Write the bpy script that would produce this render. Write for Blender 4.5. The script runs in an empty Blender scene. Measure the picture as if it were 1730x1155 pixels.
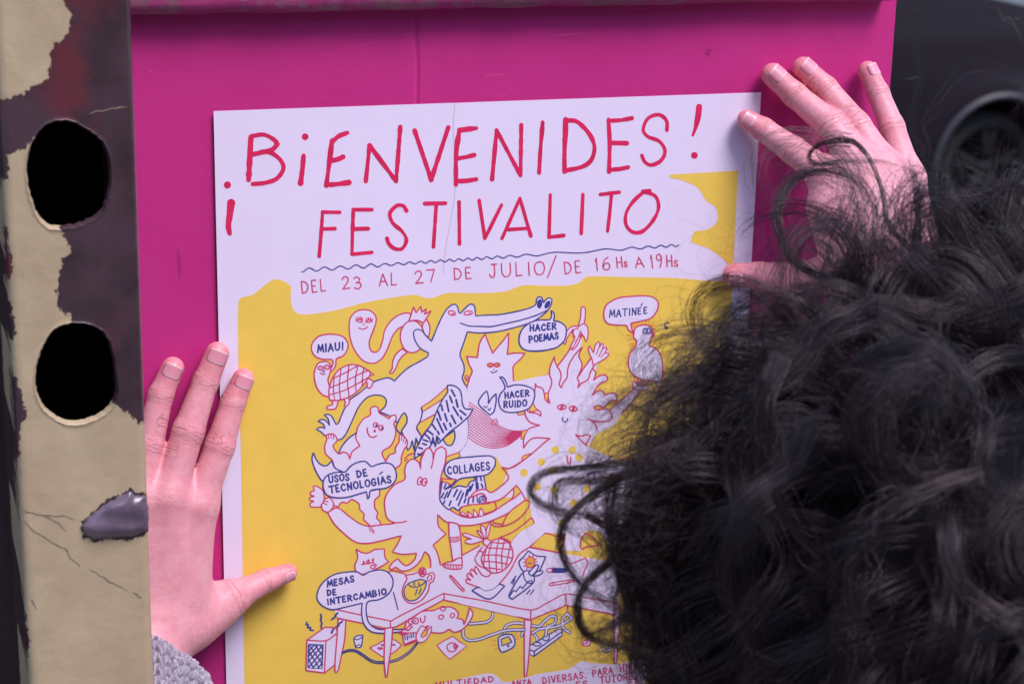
import bpy, bmesh, math, random
import numpy as np
from mathutils import Vector, Matrix
from mathutils.geometry import delaunay_2d_cdt
R_ = math.radians
random.seed(7); RNG = np.random.default_rng(11)
SC = bpy.context.scene; COL = SC.collection

# ---------------------------------------------------------------- camera
# metres; board face is the plane y = 0, x to the right, z up, pavement z = 0, road z = -0.7
F = 3400.0
CR = np.array([[0.9534437143191662, 0.06764609496865749, -0.29388618453538035],
               [-0.30088020426898937, 0.2793032910052524, -0.9118447095381353],
               [0.02040064470362406, 0.9578171419791601, 0.28665333806978394]])
CC = np.array([-0.16031366700390948, -0.9905411312580172, 0.18001779783764343 + 1.67])
cam = bpy.data.cameras.new('camera'); cam_o = bpy.data.objects.new('camera', cam); COL.objects.link(cam_o)
cam.sensor_width = 36.0; cam.lens = F / 1730 * 36; cam.clip_start = 0.02; cam.clip_end = 500
M4 = Matrix([list(CR[i]) + [CC[i]] for i in range(3)] + [[0, 0, 0, 1]]); cam_o.matrix_world = M4
cam.dof.use_dof = True; cam.dof.focus_distance = 1.04; cam.dof.aperture_fstop = 16; cam.dof.aperture_blades = 9
SC.camera = cam_o
# ---------------------------------------------------------------- light
SUN_EL, SUN_AZ = R_(57), R_(150)          # azimuth clockwise from +y: sun from the right, behind the camera
w = bpy.data.worlds.new('World'); SC.world = w; w.use_nodes = True
nt = w.node_tree; nt.nodes.clear()
sky = nt.nodes.new('ShaderNodeTexSky'); sky.sky_type = 'NISHITA'; sky.sun_disc = False
sky.sun_elevation = SUN_EL; sky.sun_rotation = SUN_AZ; sky.air_density = 1.0; sky.dust_density = 1.0; sky.ozone_density = 1.4
bg = nt.nodes.new('ShaderNodeBackground'); bg.inputs['Strength'].default_value = 0.125
wo = nt.nodes.new('ShaderNodeOutputWorld')
nt.links.new(sky.outputs[0], bg.inputs['Color']); nt.links.new(bg.outputs[0], wo.inputs['Surface'])
sl = bpy.data.lights.new('sun', 'SUN'); sl.energy = 1.6; sl.angle = R_(26); sl.color = (1.0, 0.89, 0.92)
so = bpy.data.objects.new('sun', sl); COL.objects.link(so)
sd = Vector((math.sin(SUN_AZ) * math.cos(SUN_EL), math.cos(SUN_AZ) * math.cos(SUN_EL), math.sin(SUN_EL)))
so.rotation_euler = sd.to_track_quat('Z', 'Y').to_euler(); so.location = (3, -4, 6)
SC.view_settings.view_transform = 'Standard'; SC.view_settings.look = 'None'
SC.view_settings.exposure = 1.20; SC.view_settings.gamma = 1.0

# ---------------------------------------------------------------- helpers
def unproj(px, py, y=0.0):
    """the point of the plane y = const that stands behind a photo pixel (1730 x 1155)"""
    px = np.asarray(px, float); py = np.asarray(py, float); y = np.asarray(y, float) + 0 * px
    d = np.stack([(px - 865) / F, -(py - 577.5) / F, -np.ones_like(px)], -1) @ CR.T
    t = (y - CC[1]) / d[..., 1]
    return CC + t[..., None] * d
def proj(P):
    q = (np.asarray(P, float) - CC) @ CR
    return np.stack([865 + F * q[..., 0] / -q[..., 2], 577.5 - F * q[..., 1] / -q[..., 2]], -1), -q[..., 2]
def lin(r, g, b):
    return tuple(((c / 255) / 12.92 if c <= 10.31 else ((c / 255 + .055) / 1.055) ** 2.4) for c in (r, g, b))
def mesh(name, v, f, mats=(), parent=None, smooth=True, mi=None):
    me = bpy.data.meshes.new(name)
    v = np.asarray(v, np.float32)
    if isinstance(f, np.ndarray) and f.ndim == 2:
        n, k = f.shape
        me.vertices.add(len(v)); me.vertices.foreach_set('co', v.ravel())
        me.loops.add(n * k); me.loops.foreach_set('vertex_index', f.astype(np.int32).ravel())
        me.polygons.add(n); me.polygons.foreach_set('loop_start', np.arange(0, n * k, k, dtype=np.int32))
        me.polygons.foreach_set('loop_total', np.full(n, k, np.int32))
        me.update(calc_edges=True)
    else:
        me.from_pydata([tuple(map(float, p)) for p in v], [], [list(map(int, q)) for q in f]); me.update()
    for m in (mats if isinstance(mats, (list, tuple)) else [mats]):
        me.materials.append(m)
    if mi is not None: me.polygons.foreach_set('material_index', np.asarray(mi, np.int32))
    me.polygons.foreach_set('use_smooth', np.full(len(me.polygons), smooth, bool))
    me.validate()
    o = bpy.data.objects.new(name, me); COL.objects.link(o)
    if parent is not None:
        o.parent = parent; o.matrix_parent_inverse = parent.matrix_world.inverted()
    return o
def empty(name, loc, label, cat):
    o = bpy.data.objects.new(name, None); COL.objects.link(o); o.location = loc; o.empty_display_size = .1
    o.matrix_world = Matrix.Translation(loc)
    o['label'] = label; o['category'] = cat
    return o
class MB:
    """collects shapes into one mesh"""
    def __init__(s): s.v = []; s.f = []
    def add(s, v, f):
        b = len(s.v); s.v += [tuple(map(float, p)) for p in v]; s.f += [tuple(int(i) + b for i in q) for q in f]; return s
    def box(s, x0, x1, y0, y1, z0, z1, bev=0.0):
        bm = bmesh.new(); bmesh.ops.create_cube(bm, size=1.0)
        for q in bm.verts: q.co = Vector((x0 if q.co.x < 0 else x1, y0 if q.co.y < 0 else y1, z0 if q.co.z < 0 else z1))
        if bev: bmesh.ops.bevel(bm, geom=list(bm.edges), offset=bev, segments=2, profile=.5, affect='EDGES')
        bm.verts.index_update(); s.add([q.co for q in bm.verts], [[q.index for q in f.verts] for f in bm.faces]); bm.free(); return s
    def tube(s, pts, r, n=10, cap=True):
        pts = np.asarray(pts, float); r = np.broadcast_to(np.asarray(r, float), (len(pts),))
        t = np.gradient(pts, axis=0); t /= np.linalg.norm(t, axis=1)[:, None] + 1e-12
        up = np.array([0, 0, 1.]) if abs(t[0][2]) < .9 else np.array([1., 0, 0])
        v = []; a = np.cross(up, t[0]); a /= np.linalg.norm(a)
        for i in range(len(pts)):
            a = a - t[i] * (a @ t[i]); a /= np.linalg.norm(a); b = np.cross(t[i], a)
            for k in range(n):
                g = 2 * math.pi * k / n; v.append(pts[i] + r[i] * (math.cos(g) * a + math.sin(g) * b))
        f = [(i * n + k, i * n + (k + 1) % n, (i + 1) * n + (k + 1) % n, (i + 1) * n + k) for i in range(len(pts) - 1) for k in range(n)]
        if cap: f += [tuple(range(n))[::-1], tuple((len(pts) - 1) * n + k for k in range(n))]
        return s.add(v, f)
    def lathe(s, prof, c, axis='y', n=48):
        v = []; 
        for (r, h) in prof:
            for k in range(n):
                g = 2 * math.pi * k / n
                v.append((c[0] + r * math.cos(g), c[1] + h, c[2] + r * math.sin(g)) if axis == 'y' else (c[0] + r * math.cos(g), c[1] + r * math.sin(g), c[2] + h))
        m = len(prof)
        return s.add(v, [(i * n + k, (i + 1) * n + k, (i + 1) * n + (k + 1) % n, i * n + (k + 1) % n) for i in range(m - 1) for k in range(n)])
    def build(s, name, mat, parent=None, smooth=True): return mesh(name, s.v, s.f, mat, parent, smooth)
def autosmooth(o, ang=40):
    me = o.data; bm = bmesh.new(); bm.from_mesh(me); bmesh.ops.recalc_face_normals(bm, faces=bm.faces)
    for e in bm.edges: e.smooth = not (len(e.link_faces) == 2 and e.calc_face_angle(0) > R_(ang))
    bm.to_mesh(me); bm.free(); return o
# ---------------------------------------------------------------- material helpers
class NT:
    def __init__(s, name):
        s.m = bpy.data.materials.new(name); s.m.use_nodes = True; s.t = s.m.node_tree; s.b = s.t.nodes['Principled BSDF']
    def n(s, typ, **k):
        q = s.t.nodes.new(typ)
        for a, b in k.items():
            if a.startswith('i_'):
                key = a[2:]; q.inputs[int(key) if key.isdigit() else key.replace('_', ' ')].default_value = b
            else: setattr(q, a, b)
        return q
    def l(s, a, b): s.t.links.new(a, b)
    def noise(s, scale, detail=4, rough=.5, vec=None, co='Object'):
        q = s.n('ShaderNodeTexNoise'); q.inputs['Scale'].default_value = scale; q.inputs['Detail'].default_value = detail; q.inputs['Roughness'].default_value = rough
        if vec is None:
            c = s.n('ShaderNodeTexCoord'); vec = c.outputs[co]
        s.l(vec, q.inputs['Vector']); return q.outputs['Fac']
    def ramp(s, fac, *stops):
        q = s.n('ShaderNodeValToRGB'); e = q.color_ramp.elements
        while len(e) < len(stops): e.new(.5)
        for k, (p, c) in enumerate(stops):
            e[k].position = p; e[k].color = (*c, 1) if isinstance(c, tuple) else (c, c, c, 1)
        s.l(fac, q.inputs['Fac']); return q.outputs['Color']
    def mix(s, fac, a, b, typ='MIX'):
        q = s.n('ShaderNodeMix', data_type='RGBA', blend_type=typ)
        for sock, val in ((q.inputs['Factor'], fac), (q.inputs['A'], a), (q.inputs['B'], b)):
            if isinstance(val, (int, float)): sock.default_value = val
            elif isinstance(val, tuple): sock.default_value = (*val, 1)
            else: s.l(val, sock)
        return q.outputs['Result']
    def math(s, op, a, b=0.0):
        q = s.n('ShaderNodeMath', operation=op)
        for sock, val in ((q.inputs[0], a), (q.inputs[1], b)):
            if isinstance(val, (int, float)): sock.default_value = val
            else: s.l(val, sock)
        return q.outputs[0]
    def attr(s, name):
        q = s.n('ShaderNodeAttribute'); q.attribute_name = name; return q
    def bump(s, h, dist=.001, st=1.0):
        q = s.n('ShaderNodeBump'); q.inputs['Distance'].default_value = dist; q.inputs['Strength'].default_value = st
        s.l(h, q.inputs['Height']); s.l(q.outputs[0], s.b.inputs['Normal']); return q
    def set(s, color=None, rough=None, metal=None, spec=None):
        for key, val in (('Base Color', color), ('Roughness', rough), ('Metallic', metal), ('Specular IOR Level', spec)):
            if val is None: continue
            if isinstance(val, tuple): s.b.inputs[key].default_value = (*val, 1)
            elif isinstance(val, (int, float)): s.b.inputs[key].default_value = val
            else: s.l(val, s.b.inputs[key])
        return s
def var_mat(name, c, amt=.12, scale=60, rough=.6, bump=.0003, bscale=400, spec=.4):
    """plain painted or printed colour with slight cloudy variation and fine tooth"""
    t = NT(name); a = tuple(min(1, x * (1 - amt)) for x in c); b = tuple(min(1, x * (1 + amt)) for x in c)
    t.set(t.ramp(t.noise(scale, 5), (.3, a), (.7, b)), rough, 0, spec)
    if bump: t.bump(t.noise(bscale, 3), bump, .5)
    return t.m
# ---------------------------------------------------------------- ground
def quad(name, x0, x1, y0, y1, z, m):
    o = mesh(name, [(x0, y0, z), (x1, y0, z), (x1, y1, z), (x0, y1, z)], [(0, 1, 2, 3)], m, None, False); o['kind'] = 'structure'; return o
t = NT('asphalt'); t.set(t.ramp(t.noise(90, 8, .7), (.3, (.035, .034, .036)), (.75, (.07, .068, .07))), .85); t.bump(t.noise(300, 4), .004, .6); M_ASPH = t.m
t = NT('paving'); br = t.n('ShaderNodeTexBrick'); br.offset = .5
c = t.n('ShaderNodeTexCoord'); mp = t.n('ShaderNodeMapping'); mp.inputs['Scale'].default_value = (1, 1, 1); t.l(c.outputs['Object'], mp.inputs['Vector']); t.l(mp.outputs[0], br.inputs['Vector'])
br.inputs['Scale'].default_value = 2.5; br.inputs['Mortar Size'].default_value = .008
br.inputs['Color1'].default_value = (.22, .21, .21, 1); br.inputs['Color2'].default_value = (.27, .26, .25, 1); br.inputs['Mortar'].default_value = (.1, .1, .1, 1)
t.set(t.mix(t.noise(14, 6), br.outputs['Color'], (.2, .19, .19)), .8); t.bump(br.outputs['Fac'], .003, -.5); M_PAVE = t.m
M_CONC = var_mat('concrete', (.3, .29, .28), .2, 12, .85, .002, 120)
quad('road', -300, 300, 3.0, 300, -.60, M_ASPH)
o = MB().box(-300, 300, -60, 3.0, -1.2, 0.0).build('pavement', M_PAVE, None, False); o['kind'] = 'structure'
o = MB().box(-300, 300, 3.002, 3.16, -1.2, .012, .01).build('kerb', M_CONC, None, False); o['kind'] = 'structure'

YF, YB = -.135, -.040       # front and back of the box section
post = empty('steel_post', (*unproj(135, 900, YF)[:2], 0), 'steel upright with oval holes and cream paint peeling off dark purple', 'post')
pl = [unproj(p[0], p[1], YF) for p in ((-2, 0), (40, 1155))]; pr = [unproj(p[0], p[1], YF) for p in ((226, 0), (257, 1155))]
XL = .5 * (pl[0][0] + pl[1][0]); XRP = .5 * (pr[0][0] + pr[1][0])
# ---------------------------------------------------------------- pink notice board
ZT = 1.67 + 0.0507      # underside of the top rail
XR = 0.3755             # right edge of the board
t = NT('magenta_paint')
n1 = t.noise(9, 6, .6); n2 = t.noise(160, 4, .6)
sc_ = t.n('ShaderNodeTexCoord'); mp = t.n('ShaderNodeMapping'); mp.inputs['Scale'].default_value = (14, 14, 220); t.l(sc_.outputs['Object'], mp.inputs['Vector'])
n3 = t.noise(3.0, 5, .6, mp.outputs[0])
c1 = t.ramp(n1, (.25, (.49, .021, .188)), (.75, (.58, .030, .232)))
c2 = t.mix(t.math('MULTIPLY', t.ramp(n3, (.45, 0.0), (.75, 1.0)), .14), c1, (.62, .055, .33))
spk = t.ramp(t.noise(210, 2, .4), (.76, 0.0), (.80, 1.0))
grime = t.ramp(t.noise(4.5, 7, .68), (.50, 0.0), (.72, 1.0)); c2 = t.mix(t.math('MULTIPLY', grime, .22), c2, (.30, .03, .15))
t.set(t.mix(t.math('MULTIPLY', spk, .4), c2, (.14, .02, .09)), .5, 0, .35)
h = t.math('ADD', t.math('MULTIPLY', n3, .14), t.math('MULTIPLY', n2, .5)); t.bump(h, .0004, .6); M_PINK = t.m
t = NT('weathered_rail_wood')
mp = t.n('ShaderNodeMapping'); c = t.n('ShaderNodeTexCoord'); mp.inputs['Scale'].default_value = (3, 60, 60); t.l(c.outputs['Object'], mp.inputs['Vector'])
nw = t.noise(2.2, 8, .65, mp.outputs[0]); pp = t.noise(38, 6, .7)
wood = t.ramp(nw, (.3, (.20, .05, .11)), (.7, (.36, .17, .22)))
t.set(t.mix(t.ramp(pp, (.42, 0.0), (.52, 1.0)), wood, (.38, .030, .17)), .7); t.bump(t.math('ADD', nw, pp), .0009, .7); M_RAIL = t.m
board = empty('notice_board', (0.1, 0, 0), 'magenta painted notice board with a vertical seam and a rough weathered top rail', 'notice board')
# panel in two sheets meeting at a seam, written as one surface with a groove
xs_ = unproj(703, 100)[0]
def panel():
    zs = np.linspace(ZT - 1.15, ZT + .008, 60); xs = np.concatenate([np.linspace(XL + .02, xs_ - .0022, 30), [xs_ - .0016, xs_ - .0008, xs_ + .0004, xs_ + .0010, xs_ + .0017], np.linspace(xs_ + .0026, XR - .0015, 26), [XR - .0005, XR]])
    v = []
    for z in zs:
        wob = .0004 * math.sin(z * 61) + .0003 * math.sin(z * 150)
        for x in xs:
            xx = x + wob * (abs(x - xs_) < .003); e = 0.0
            d = x - xs_
            if abs(d + .0008) < .0003: e = .0005
            elif abs(d - .0004) < .0003: e = .0008
            elif abs(d - .0010) < .0003: e = .0007
            elif abs(d + .0016) < .0003 or abs(d + .0022) < .0003: e = -.0007
            if abs(x - XR) < 1e-6: e = .0012; xx = XR + .0003 * math.sin(z * 90) + .0002 * math.sin(z * 333)
            v.append((xx, e + .0006 * math.sin(x * 9 + z * 4), z))
    nx, nz = len(xs), len(zs)
    f = [(j * nx + i, j * nx + i + 1, (j + 1) * nx + i + 1, (j + 1) * nx + i) for j in range(nz - 1) for i in range(nx - 1)]
    b = len(v); v += [(p[0], .018, p[2]) for p in v]
    f += [tuple(q + b for q in g[::-1]) for g in f]
    for j in range(nz - 1):
        f.append((j * nx + nx - 1, b + j * nx + nx - 1, b + (j + 1) * nx + nx - 1, (j + 1) * nx + nx - 1))
        f.append((j * nx, (j + 1) * nx, b + (j + 1) * nx, b + j * nx))
    for i in range(nx - 1):
        f.append((i, b + i, b + i + 1, i + 1)); k = (nz - 1) * nx
        f.append((k + i, k + i + 1, b + k + i + 1, b + k + i))
    return v, f
v, f = panel(); autosmooth(mesh('panel', v, f, M_PINK, board), 50)
# top rail: a rough bar whose worn lower lip stands proud of the panel
def rail():
    xs = np.linspace(XL + .02, XR - .009, 220); prof = [(.03, .0), (-.007, -.0005), (-.0115, .0015), (-.013, .006), (-.012, .030), (-.009, .036), (.03, .036)]
    v = []; rr = np.random.default_rng(3); j1 = np.convolve(rr.normal(0, 1, 270), np.ones(7) / 7, 'same')
    for i, x in enumerate(xs):
        for k, (y, z) in enumerate(prof):
            d = .0007 * j1[i] if k in (1, 2, 3) else 0
            v.append((x, y + (d if k < 6 and k > 0 else 0), ZT - .0012 + .010 * (x + .04) * 0 + z + d * .8))
    n = len(prof); f = [(i * n + k, i * n + (k + 1) % n, (i + 1) * n + (k + 1) % n, (i + 1) * n + k) for i in range(len(xs) - 1) for k in range(n)]
    f += [tuple(range(n))[::-1], tuple((len(xs) - 1) * n + k for k in range(n))]
    return v, f
v, f = rail(); autosmooth(mesh('top_rail', v, f, M_RAIL, board), 50)
for x in (XL + .06, .30):
    MB().box(x - .03, x + .03, .0182, .07, 0, ZT + .02, .004).build('leg', M_RAIL, board, False)

# ---------------------------------------------------------------- steel post with oval holes
holes = []
for (cx, cy, ax, ay) in ((119, 297, 71, 90), (126, 633, 69, 81)):
    c = unproj(cx, cy, YF); a = unproj(cx + ax, cy, YF)[0] - c[0]; b = c[2] - unproj(cx, cy + ay, YF)[2]; holes.append((c[0], c[2], a, b))
pitch = holes[0][1] - holes[1][1]
zc = holes[1][1]; allh = []
k = -8
while zc + k * pitch < 2.15:
    if zc + k * pitch > .1: allh.append(zc + k * pitch)
    k += 1
def front_plate():
    """flat plate of cells, one oval hole per cell, with a lip round each hole, bent over at both long edges"""
    ca, cb, cxh = holes[0][2], holes[0][3], .5 * (holes[0][0] + holes[1][0])
    v = []; f = []
    N = 96
    rr = np.random.default_rng(5)
    for hz in allh:
        if not (abs(hz - holes[0][1]) < .01 or abs(hz - holes[1][1]) < .01):   # this length of the post is plain
            zs_ = np.linspace(hz - pitch / 2, hz + pitch / 2, 9); b = len(v)
            for z in zs_: v += [(XL + .004, YF, z), (XRP - .004, YF, z)]
            f.extend((b + 2 * j, b + 2 * j + 1, b + 2 * j + 3, b + 2 * j + 2) for j in range(8)); continue
        z0, z1 = hz - pitch / 2, hz + pitch / 2; xl, xr = XL + .004, XRP - .004
        wob = [1 + .03 * math.sin(3 * 2 * math.pi * k / N + hz * 50) + .02 * math.sin(5 * 2 * math.pi * k / N + hz * 90) + rr.normal(0, .008) for k in range(N)]
        rings = []
        def ring(fn): 
            b = len(v); 
            for k in range(N):
                g = 2 * math.pi * k / N; v.append(fn(k, math.cos(g), math.sin(g)))
            rings.append(b)
        def sq(k, cg, sg):
            s = abs(cg) ** .88; q = abs(sg) ** .88
            return math.copysign(s, cg), math.copysign(q, sg)
        ring(lambda k, cg, sg: (cxh + ca * .96 * wob[k] * sq(k, cg, sg)[0], YF + .0034, hz + cb * .96 * wob[k] * sq(k, cg, sg)[1]))
        ring(lambda k, cg, sg: (cxh + ca * .985 * wob[k] * sq(k, cg, sg)[0], YF + .0006, hz + cb * .985 * wob[k] * sq(k, cg, sg)[1]))
        ring(lambda k, cg, sg: (cxh + ca * 1.015 * wob[k] * sq(k, cg, sg)[0], YF - .0003, hz + cb * 1.015 * wob[k] * sq(k, cg, sg)[1]))
        ring(lambda k, cg, sg: (cxh + ca * 1.03 * wob[k] * sq(k, cg, sg)[0], YF, hz + cb * 1.03 * wob[k] * sq(k, cg, sg)[1]))
        for mixf in (.2, .5, 1.0):
            def outer(k, cg, sg, mixf=mixf):
                m = max(abs(cg), abs(sg)); ux, uz = cg / m, sg / m
                bx = (xr if ux > 0 else xl); X = cxh + (bx - cxh) * abs(ux); Z = hz + uz * pitch / 2
                hx, hzz = cxh + ca * 1.03 * wob[k] * sq(k, cg, sg)[0], hz + cb * 1.03 * wob[k] * sq(k, cg, sg)[1]
                return (hx + (X - hx) * mixf, YF, hzz + (Z - hzz) * mixf)
            ring(outer)
        for a, b in zip(rings[:-1], rings[1:]):
            for k in range(N): f.append((a + k, b + k, b + (k + 1) % N, a + (k + 1) % N))
    # bends and sides as long strips
    zz = np.linspace(min(allh) - pitch / 2, max(allh) + pitch / 2, 220)
    def strip(prof):
        b = len(v); n = len(prof)
        for z in zz:
            for (x, y) in prof: v.append((x, y, z))
        for j in range(len(zz) - 1):
            for i in range(n - 1): f.append((b + j * n + i, b + j * n + i + 1, b + (j + 1) * n + i + 1, b + (j + 1) * n + i))
    arc = lambda cx, sgn: [(cx + sgn * .004 * math.sin(g), YF + .004 - .004 * math.cos(g)) for g in np.linspace(0, math.pi / 2, 7)]
    strip(arc(XRP - .004, 1) + [(XRP, YB)] + [(XRP - .004, YB + .002), (XL + .004, YB + .002), (XL, YB)] + arc(XL + .004, -1)[::-1])
    return v, f
v, f = front_plate()
t = NT('peeling_cream_paint')
c = t.n('ShaderNodeTexCoord'); sep = t.n('ShaderNodeSeparateXYZ'); t.l(c.outputs['Object'], sep.inputs[0])
cream = t.ramp(t.noise(55, 6, .6), (.3, (.38, .288, .178)), (.7, (.455, .355, .225)))
dark = t.ramp(t.noise(35, 5, .6), (.35, (.034, .017, .023)), (.65, (.066, .036, .046)))
redp = t.ramp(t.noise(22, 4, .6), (.52, 0.0), (.66, 1.0))
dark = t.mix(t.math('MULTIPLY', redp, .75), dark, (.13, .022, .032))
pk = t.attr('peel').outputs['Fac']
edge = t.math('ADD', pk, t.math('ADD', t.math('MULTIPLY', t.math('SUBTRACT', t.noise(95, 6, .75), .5), .75), t.math('MULTIPLY', t.math('SUBTRACT', t.noise(380, 4, .7), .5), .75)))
msk = t.ramp(edge, (.485, 0.0), (.515, 1.0))
t.set(t.mix(msk, dark, cream), t.ramp(msk, (0.0, .34), (1.0, .7)), 0, .5)
hgt = t.math('ADD', t.math('ADD', t.math('MULTIPLY', msk, .7), t.math('MULTIPLY', t.noise(70, 5, .6), .35)), 0.0)
t.bump(hgt, .0020, .9); M_POST = t.m
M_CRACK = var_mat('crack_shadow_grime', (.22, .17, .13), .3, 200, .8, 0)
# finer mesh so the paint loss can be stored on the vertices
def refine(v, f, lim):
    bm = bmesh.new(); vs = [bm.verts.new(p) for p in v]
    for q in f: 
        try: bm.faces.new([vs[i] for i in q])
        except ValueError: pass
    bmesh.ops.remove_doubles(bm, verts=bm.verts, dist=1e-5)
    for _ in range(6):
        es = [e for e in bm.edges if e.calc_length() > lim and 1.25 < .5 * (e.verts[0].co.z + e.verts[1].co.z) < 1.78 and e.verts[0].co.y < YF + .006]
        if not es: break
        bmesh.ops.subdivide_edges(bm, edges=es, cuts=1, use_grid_fill=True)
    bmesh.ops.recalc_face_normals(bm, faces=bm.faces)
    return bm
bm = refine(v, f, .0022)
me = bpy.data.meshes.new('upright'); bm.to_mesh(me); bm.free()
upr = bpy.data.objects.new('upright', me); COL.objects.link(upr); upr.parent = post; upr.matrix_parent_inverse = post.matrix_world.inverted(); me.materials.append(M_POST); t = NT('inner_painted_shade'); t.set((.006, .005, .005), .9, 0, .1); me.materials.append(t.m)  # near-black back plate: shade inside the holes put into the colour
me.polygons.foreach_set('use_smooth', np.full(len(me.polygons), True)); autosmooth(upr, 50)
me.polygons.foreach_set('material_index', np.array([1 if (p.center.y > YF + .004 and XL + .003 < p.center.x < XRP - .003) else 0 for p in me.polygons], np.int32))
PEEL = [  # bare dark patches, read off the front of the post (photo pixels)
 [(92, -20), (120, 25), (118, 50), (108, 62), (95, 75), (82, 100), (83, 133), (50, 148), (22, 165), (-30, 172), (-30, 330), (12, 300), (16, 262), (40, 252), (54, 235), (62, 222), (75, 300), (108, 400), (122, 425), (108, 440), (95, 480), (97, 520), (105, 532), (118, 530), (124, 560), (126, 600), (150, 660), (205, 690), (235, 716), (248, 717), (300, 717), (300, -20)],
 [(-30, 380), (12, 380), (15, 425), (22, 440), (17, 472), (-30, 474)], [(-30, 514), (18, 512), (26, 560), (22, 577), (-30, 582)],
 [(-30, 622), (20, 624), (36, 660), (44, 705), (36, 712), (32, 770), (26, 800), (-30, 800)],
 [(16, 830), (26, 828), (28, 842), (20, 846)], [(15, 1030), (42, 1033), (48, 1080), (47, 1120), (35, 1130), (22, 1125)],
 [(135, 888), (150, 870), (180, 845), (205, 835), (222, 822), (228, 832), (247, 833), (253, 855), (253, 900), (225, 910), (160, 914), (143, 908)]]
CRACK = [[(36, 873), (55, 895), (85, 915), (113, 928), (118, 942), (135, 955)], [(152, 962), (185, 980), (215, 998)], [(225, 1000), (240, 1010)], [(34, 860), (75, 870), (100, 885), (112, 897)], [(75, 868), (125, 876)], [(53, 1010), (62, 1030)], [(150, 190), (215, 182)]]
def seg_dist(P, poly, closed=True):
    d = np.full(len(P), 1e9); n = len(poly)
    for i in range(n if closed else n - 1):
        a = np.array(poly[i], float); b = np.array(poly[(i + 1) % n], float); ab = b - a
        s = np.clip(((P - a) @ ab) / (ab @ ab + 1e-9), 0, 1); d = np.minimum(d, np.linalg.norm(P - a - s[:, None] * ab, axis=1))
    return d
def inside(P, poly):
    x, y = P[:, 0], P[:, 1]; c = np.zeros(len(P), bool); n = len(poly)
    for i in range(n):
        x0, y0 = poly[i]; x1, y1 = poly[(i + 1) % n]
        if y0 == y1: continue
        c ^= ((y0 > y) != (y1 > y)) & (x < (x1 - x0) * (y - y0) / (y1 - y0) + x0)
    return c
co = np.empty(len(me.vertices) * 3, np.float32); me.vertices.foreach_get('co', co); co = co.reshape(-1, 3).astype(float)
flat = co.copy(); flat[:, 1] = YF + 0 * flat[:, 1]
pp_, _ = proj(flat)
sd_ = np.full(len(co), -60.0)
for poly in PEEL:
    d = seg_dist(pp_, poly); s = np.where(inside(pp_, poly), d, -d); sd_ = np.maximum(sd_, s)
far = (co[:, 2] > 1.76) | (co[:, 2] < 1.27)
sd_ = np.where(far, 14 * np.sin(co[:, 2] * 37 + 9 * np.sin(co[:, 0] * 60)) - 4, sd_)
side = (co[:, 1] > YF + .006); sd_ = np.where(side, np.where((np.sin(co[:, 2] * 83) > -.2) | (co[:, 1] > YB - .01) | (co[:, 0] > XL + .003) & (co[:, 0] < XRP - .003), 30, -30), sd_)
a = me.attributes.new('peel', 'FLOAT', 'POINT'); a.data.foreach_set('value', np.clip(.5 - sd_ / 24, 0, 1).astype(np.float32))
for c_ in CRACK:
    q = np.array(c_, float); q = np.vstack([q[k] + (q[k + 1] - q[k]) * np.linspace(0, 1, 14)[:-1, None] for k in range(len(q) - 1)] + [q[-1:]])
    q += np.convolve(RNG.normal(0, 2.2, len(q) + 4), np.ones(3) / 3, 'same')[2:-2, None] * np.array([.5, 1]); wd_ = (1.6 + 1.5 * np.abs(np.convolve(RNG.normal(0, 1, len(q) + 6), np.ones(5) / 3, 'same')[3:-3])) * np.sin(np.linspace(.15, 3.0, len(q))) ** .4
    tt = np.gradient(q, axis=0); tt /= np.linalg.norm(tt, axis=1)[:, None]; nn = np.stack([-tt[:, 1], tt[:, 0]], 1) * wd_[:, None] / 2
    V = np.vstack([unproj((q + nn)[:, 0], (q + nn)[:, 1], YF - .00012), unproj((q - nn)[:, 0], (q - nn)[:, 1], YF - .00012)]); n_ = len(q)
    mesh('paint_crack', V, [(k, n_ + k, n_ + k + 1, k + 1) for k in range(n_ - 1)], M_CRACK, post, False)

t = NT('brown_stained_wall'); t.set(t.ramp(t.noise(8, 6, .6), (.3, (.030, .018, .018)), (.7, (.055, .034, .032))), .7); t.bump(t.noise(60, 5), .002, .5)
hut = MB().box(-2.2, XL + .012, .02, .10, 0, 2.5, .004).build('timber_wall', t.m, None, False)
hut['label'] = 'dark brown wall behind the left edge of the peeling post'; hut['category'] = 'wall'

M_SC1 = var_mat('scuff_pale', (.62, .16, .38), .1, 200, .6, 0); M_SC2 = var_mat('scuff_dark', (.22, .015, .10), .1, 200, .6, 0)
for pts, m_, w_ in ((((1158, 196), (1163, 189), (1170, 181)), M_SC1, 1.6), (((1195, 83), (1199, 86), (1203, 85)), M_SC2, 4), (((1090, 15), (1097, 18)), M_SC1, 1.4), (((1167, 26), (1169, 28)), M_SC2, 2.5), (((250, 118), (256, 122)), M_SC1, 1.6), (((560, 60), (600, 63), (640, 62)), M_SC2, 1.2), (((820, 128), (850, 126)), M_SC1, 1.0), (((300, 420), (304, 440), (305, 470)), M_SC2, 1.3), (((940, 60), (985, 57)), M_SC1, .9), (((1400, 60), (1420, 75)), M_SC2, 1.2)):
    q = np.array(pts, float); tt = np.gradient(q, axis=0); tt /= np.linalg.norm(tt, axis=1)[:, None]; nn = np.stack([-tt[:, 1], tt[:, 0]], 1) * (w_ * np.sin(np.linspace(.5, 2.7, len(q))))[:, None] / 2; n_ = len(q)
    mesh('paint_scuff', np.vstack([unproj((q + nn)[:, 0], (q + nn)[:, 1], -.0011), unproj((q - nn)[:, 0], (q - nn)[:, 1], -.0011)]), [(k, n_ + k, n_ + k + 1, k + 1) for k in range(n_ - 1)], m_, board, False)

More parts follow.
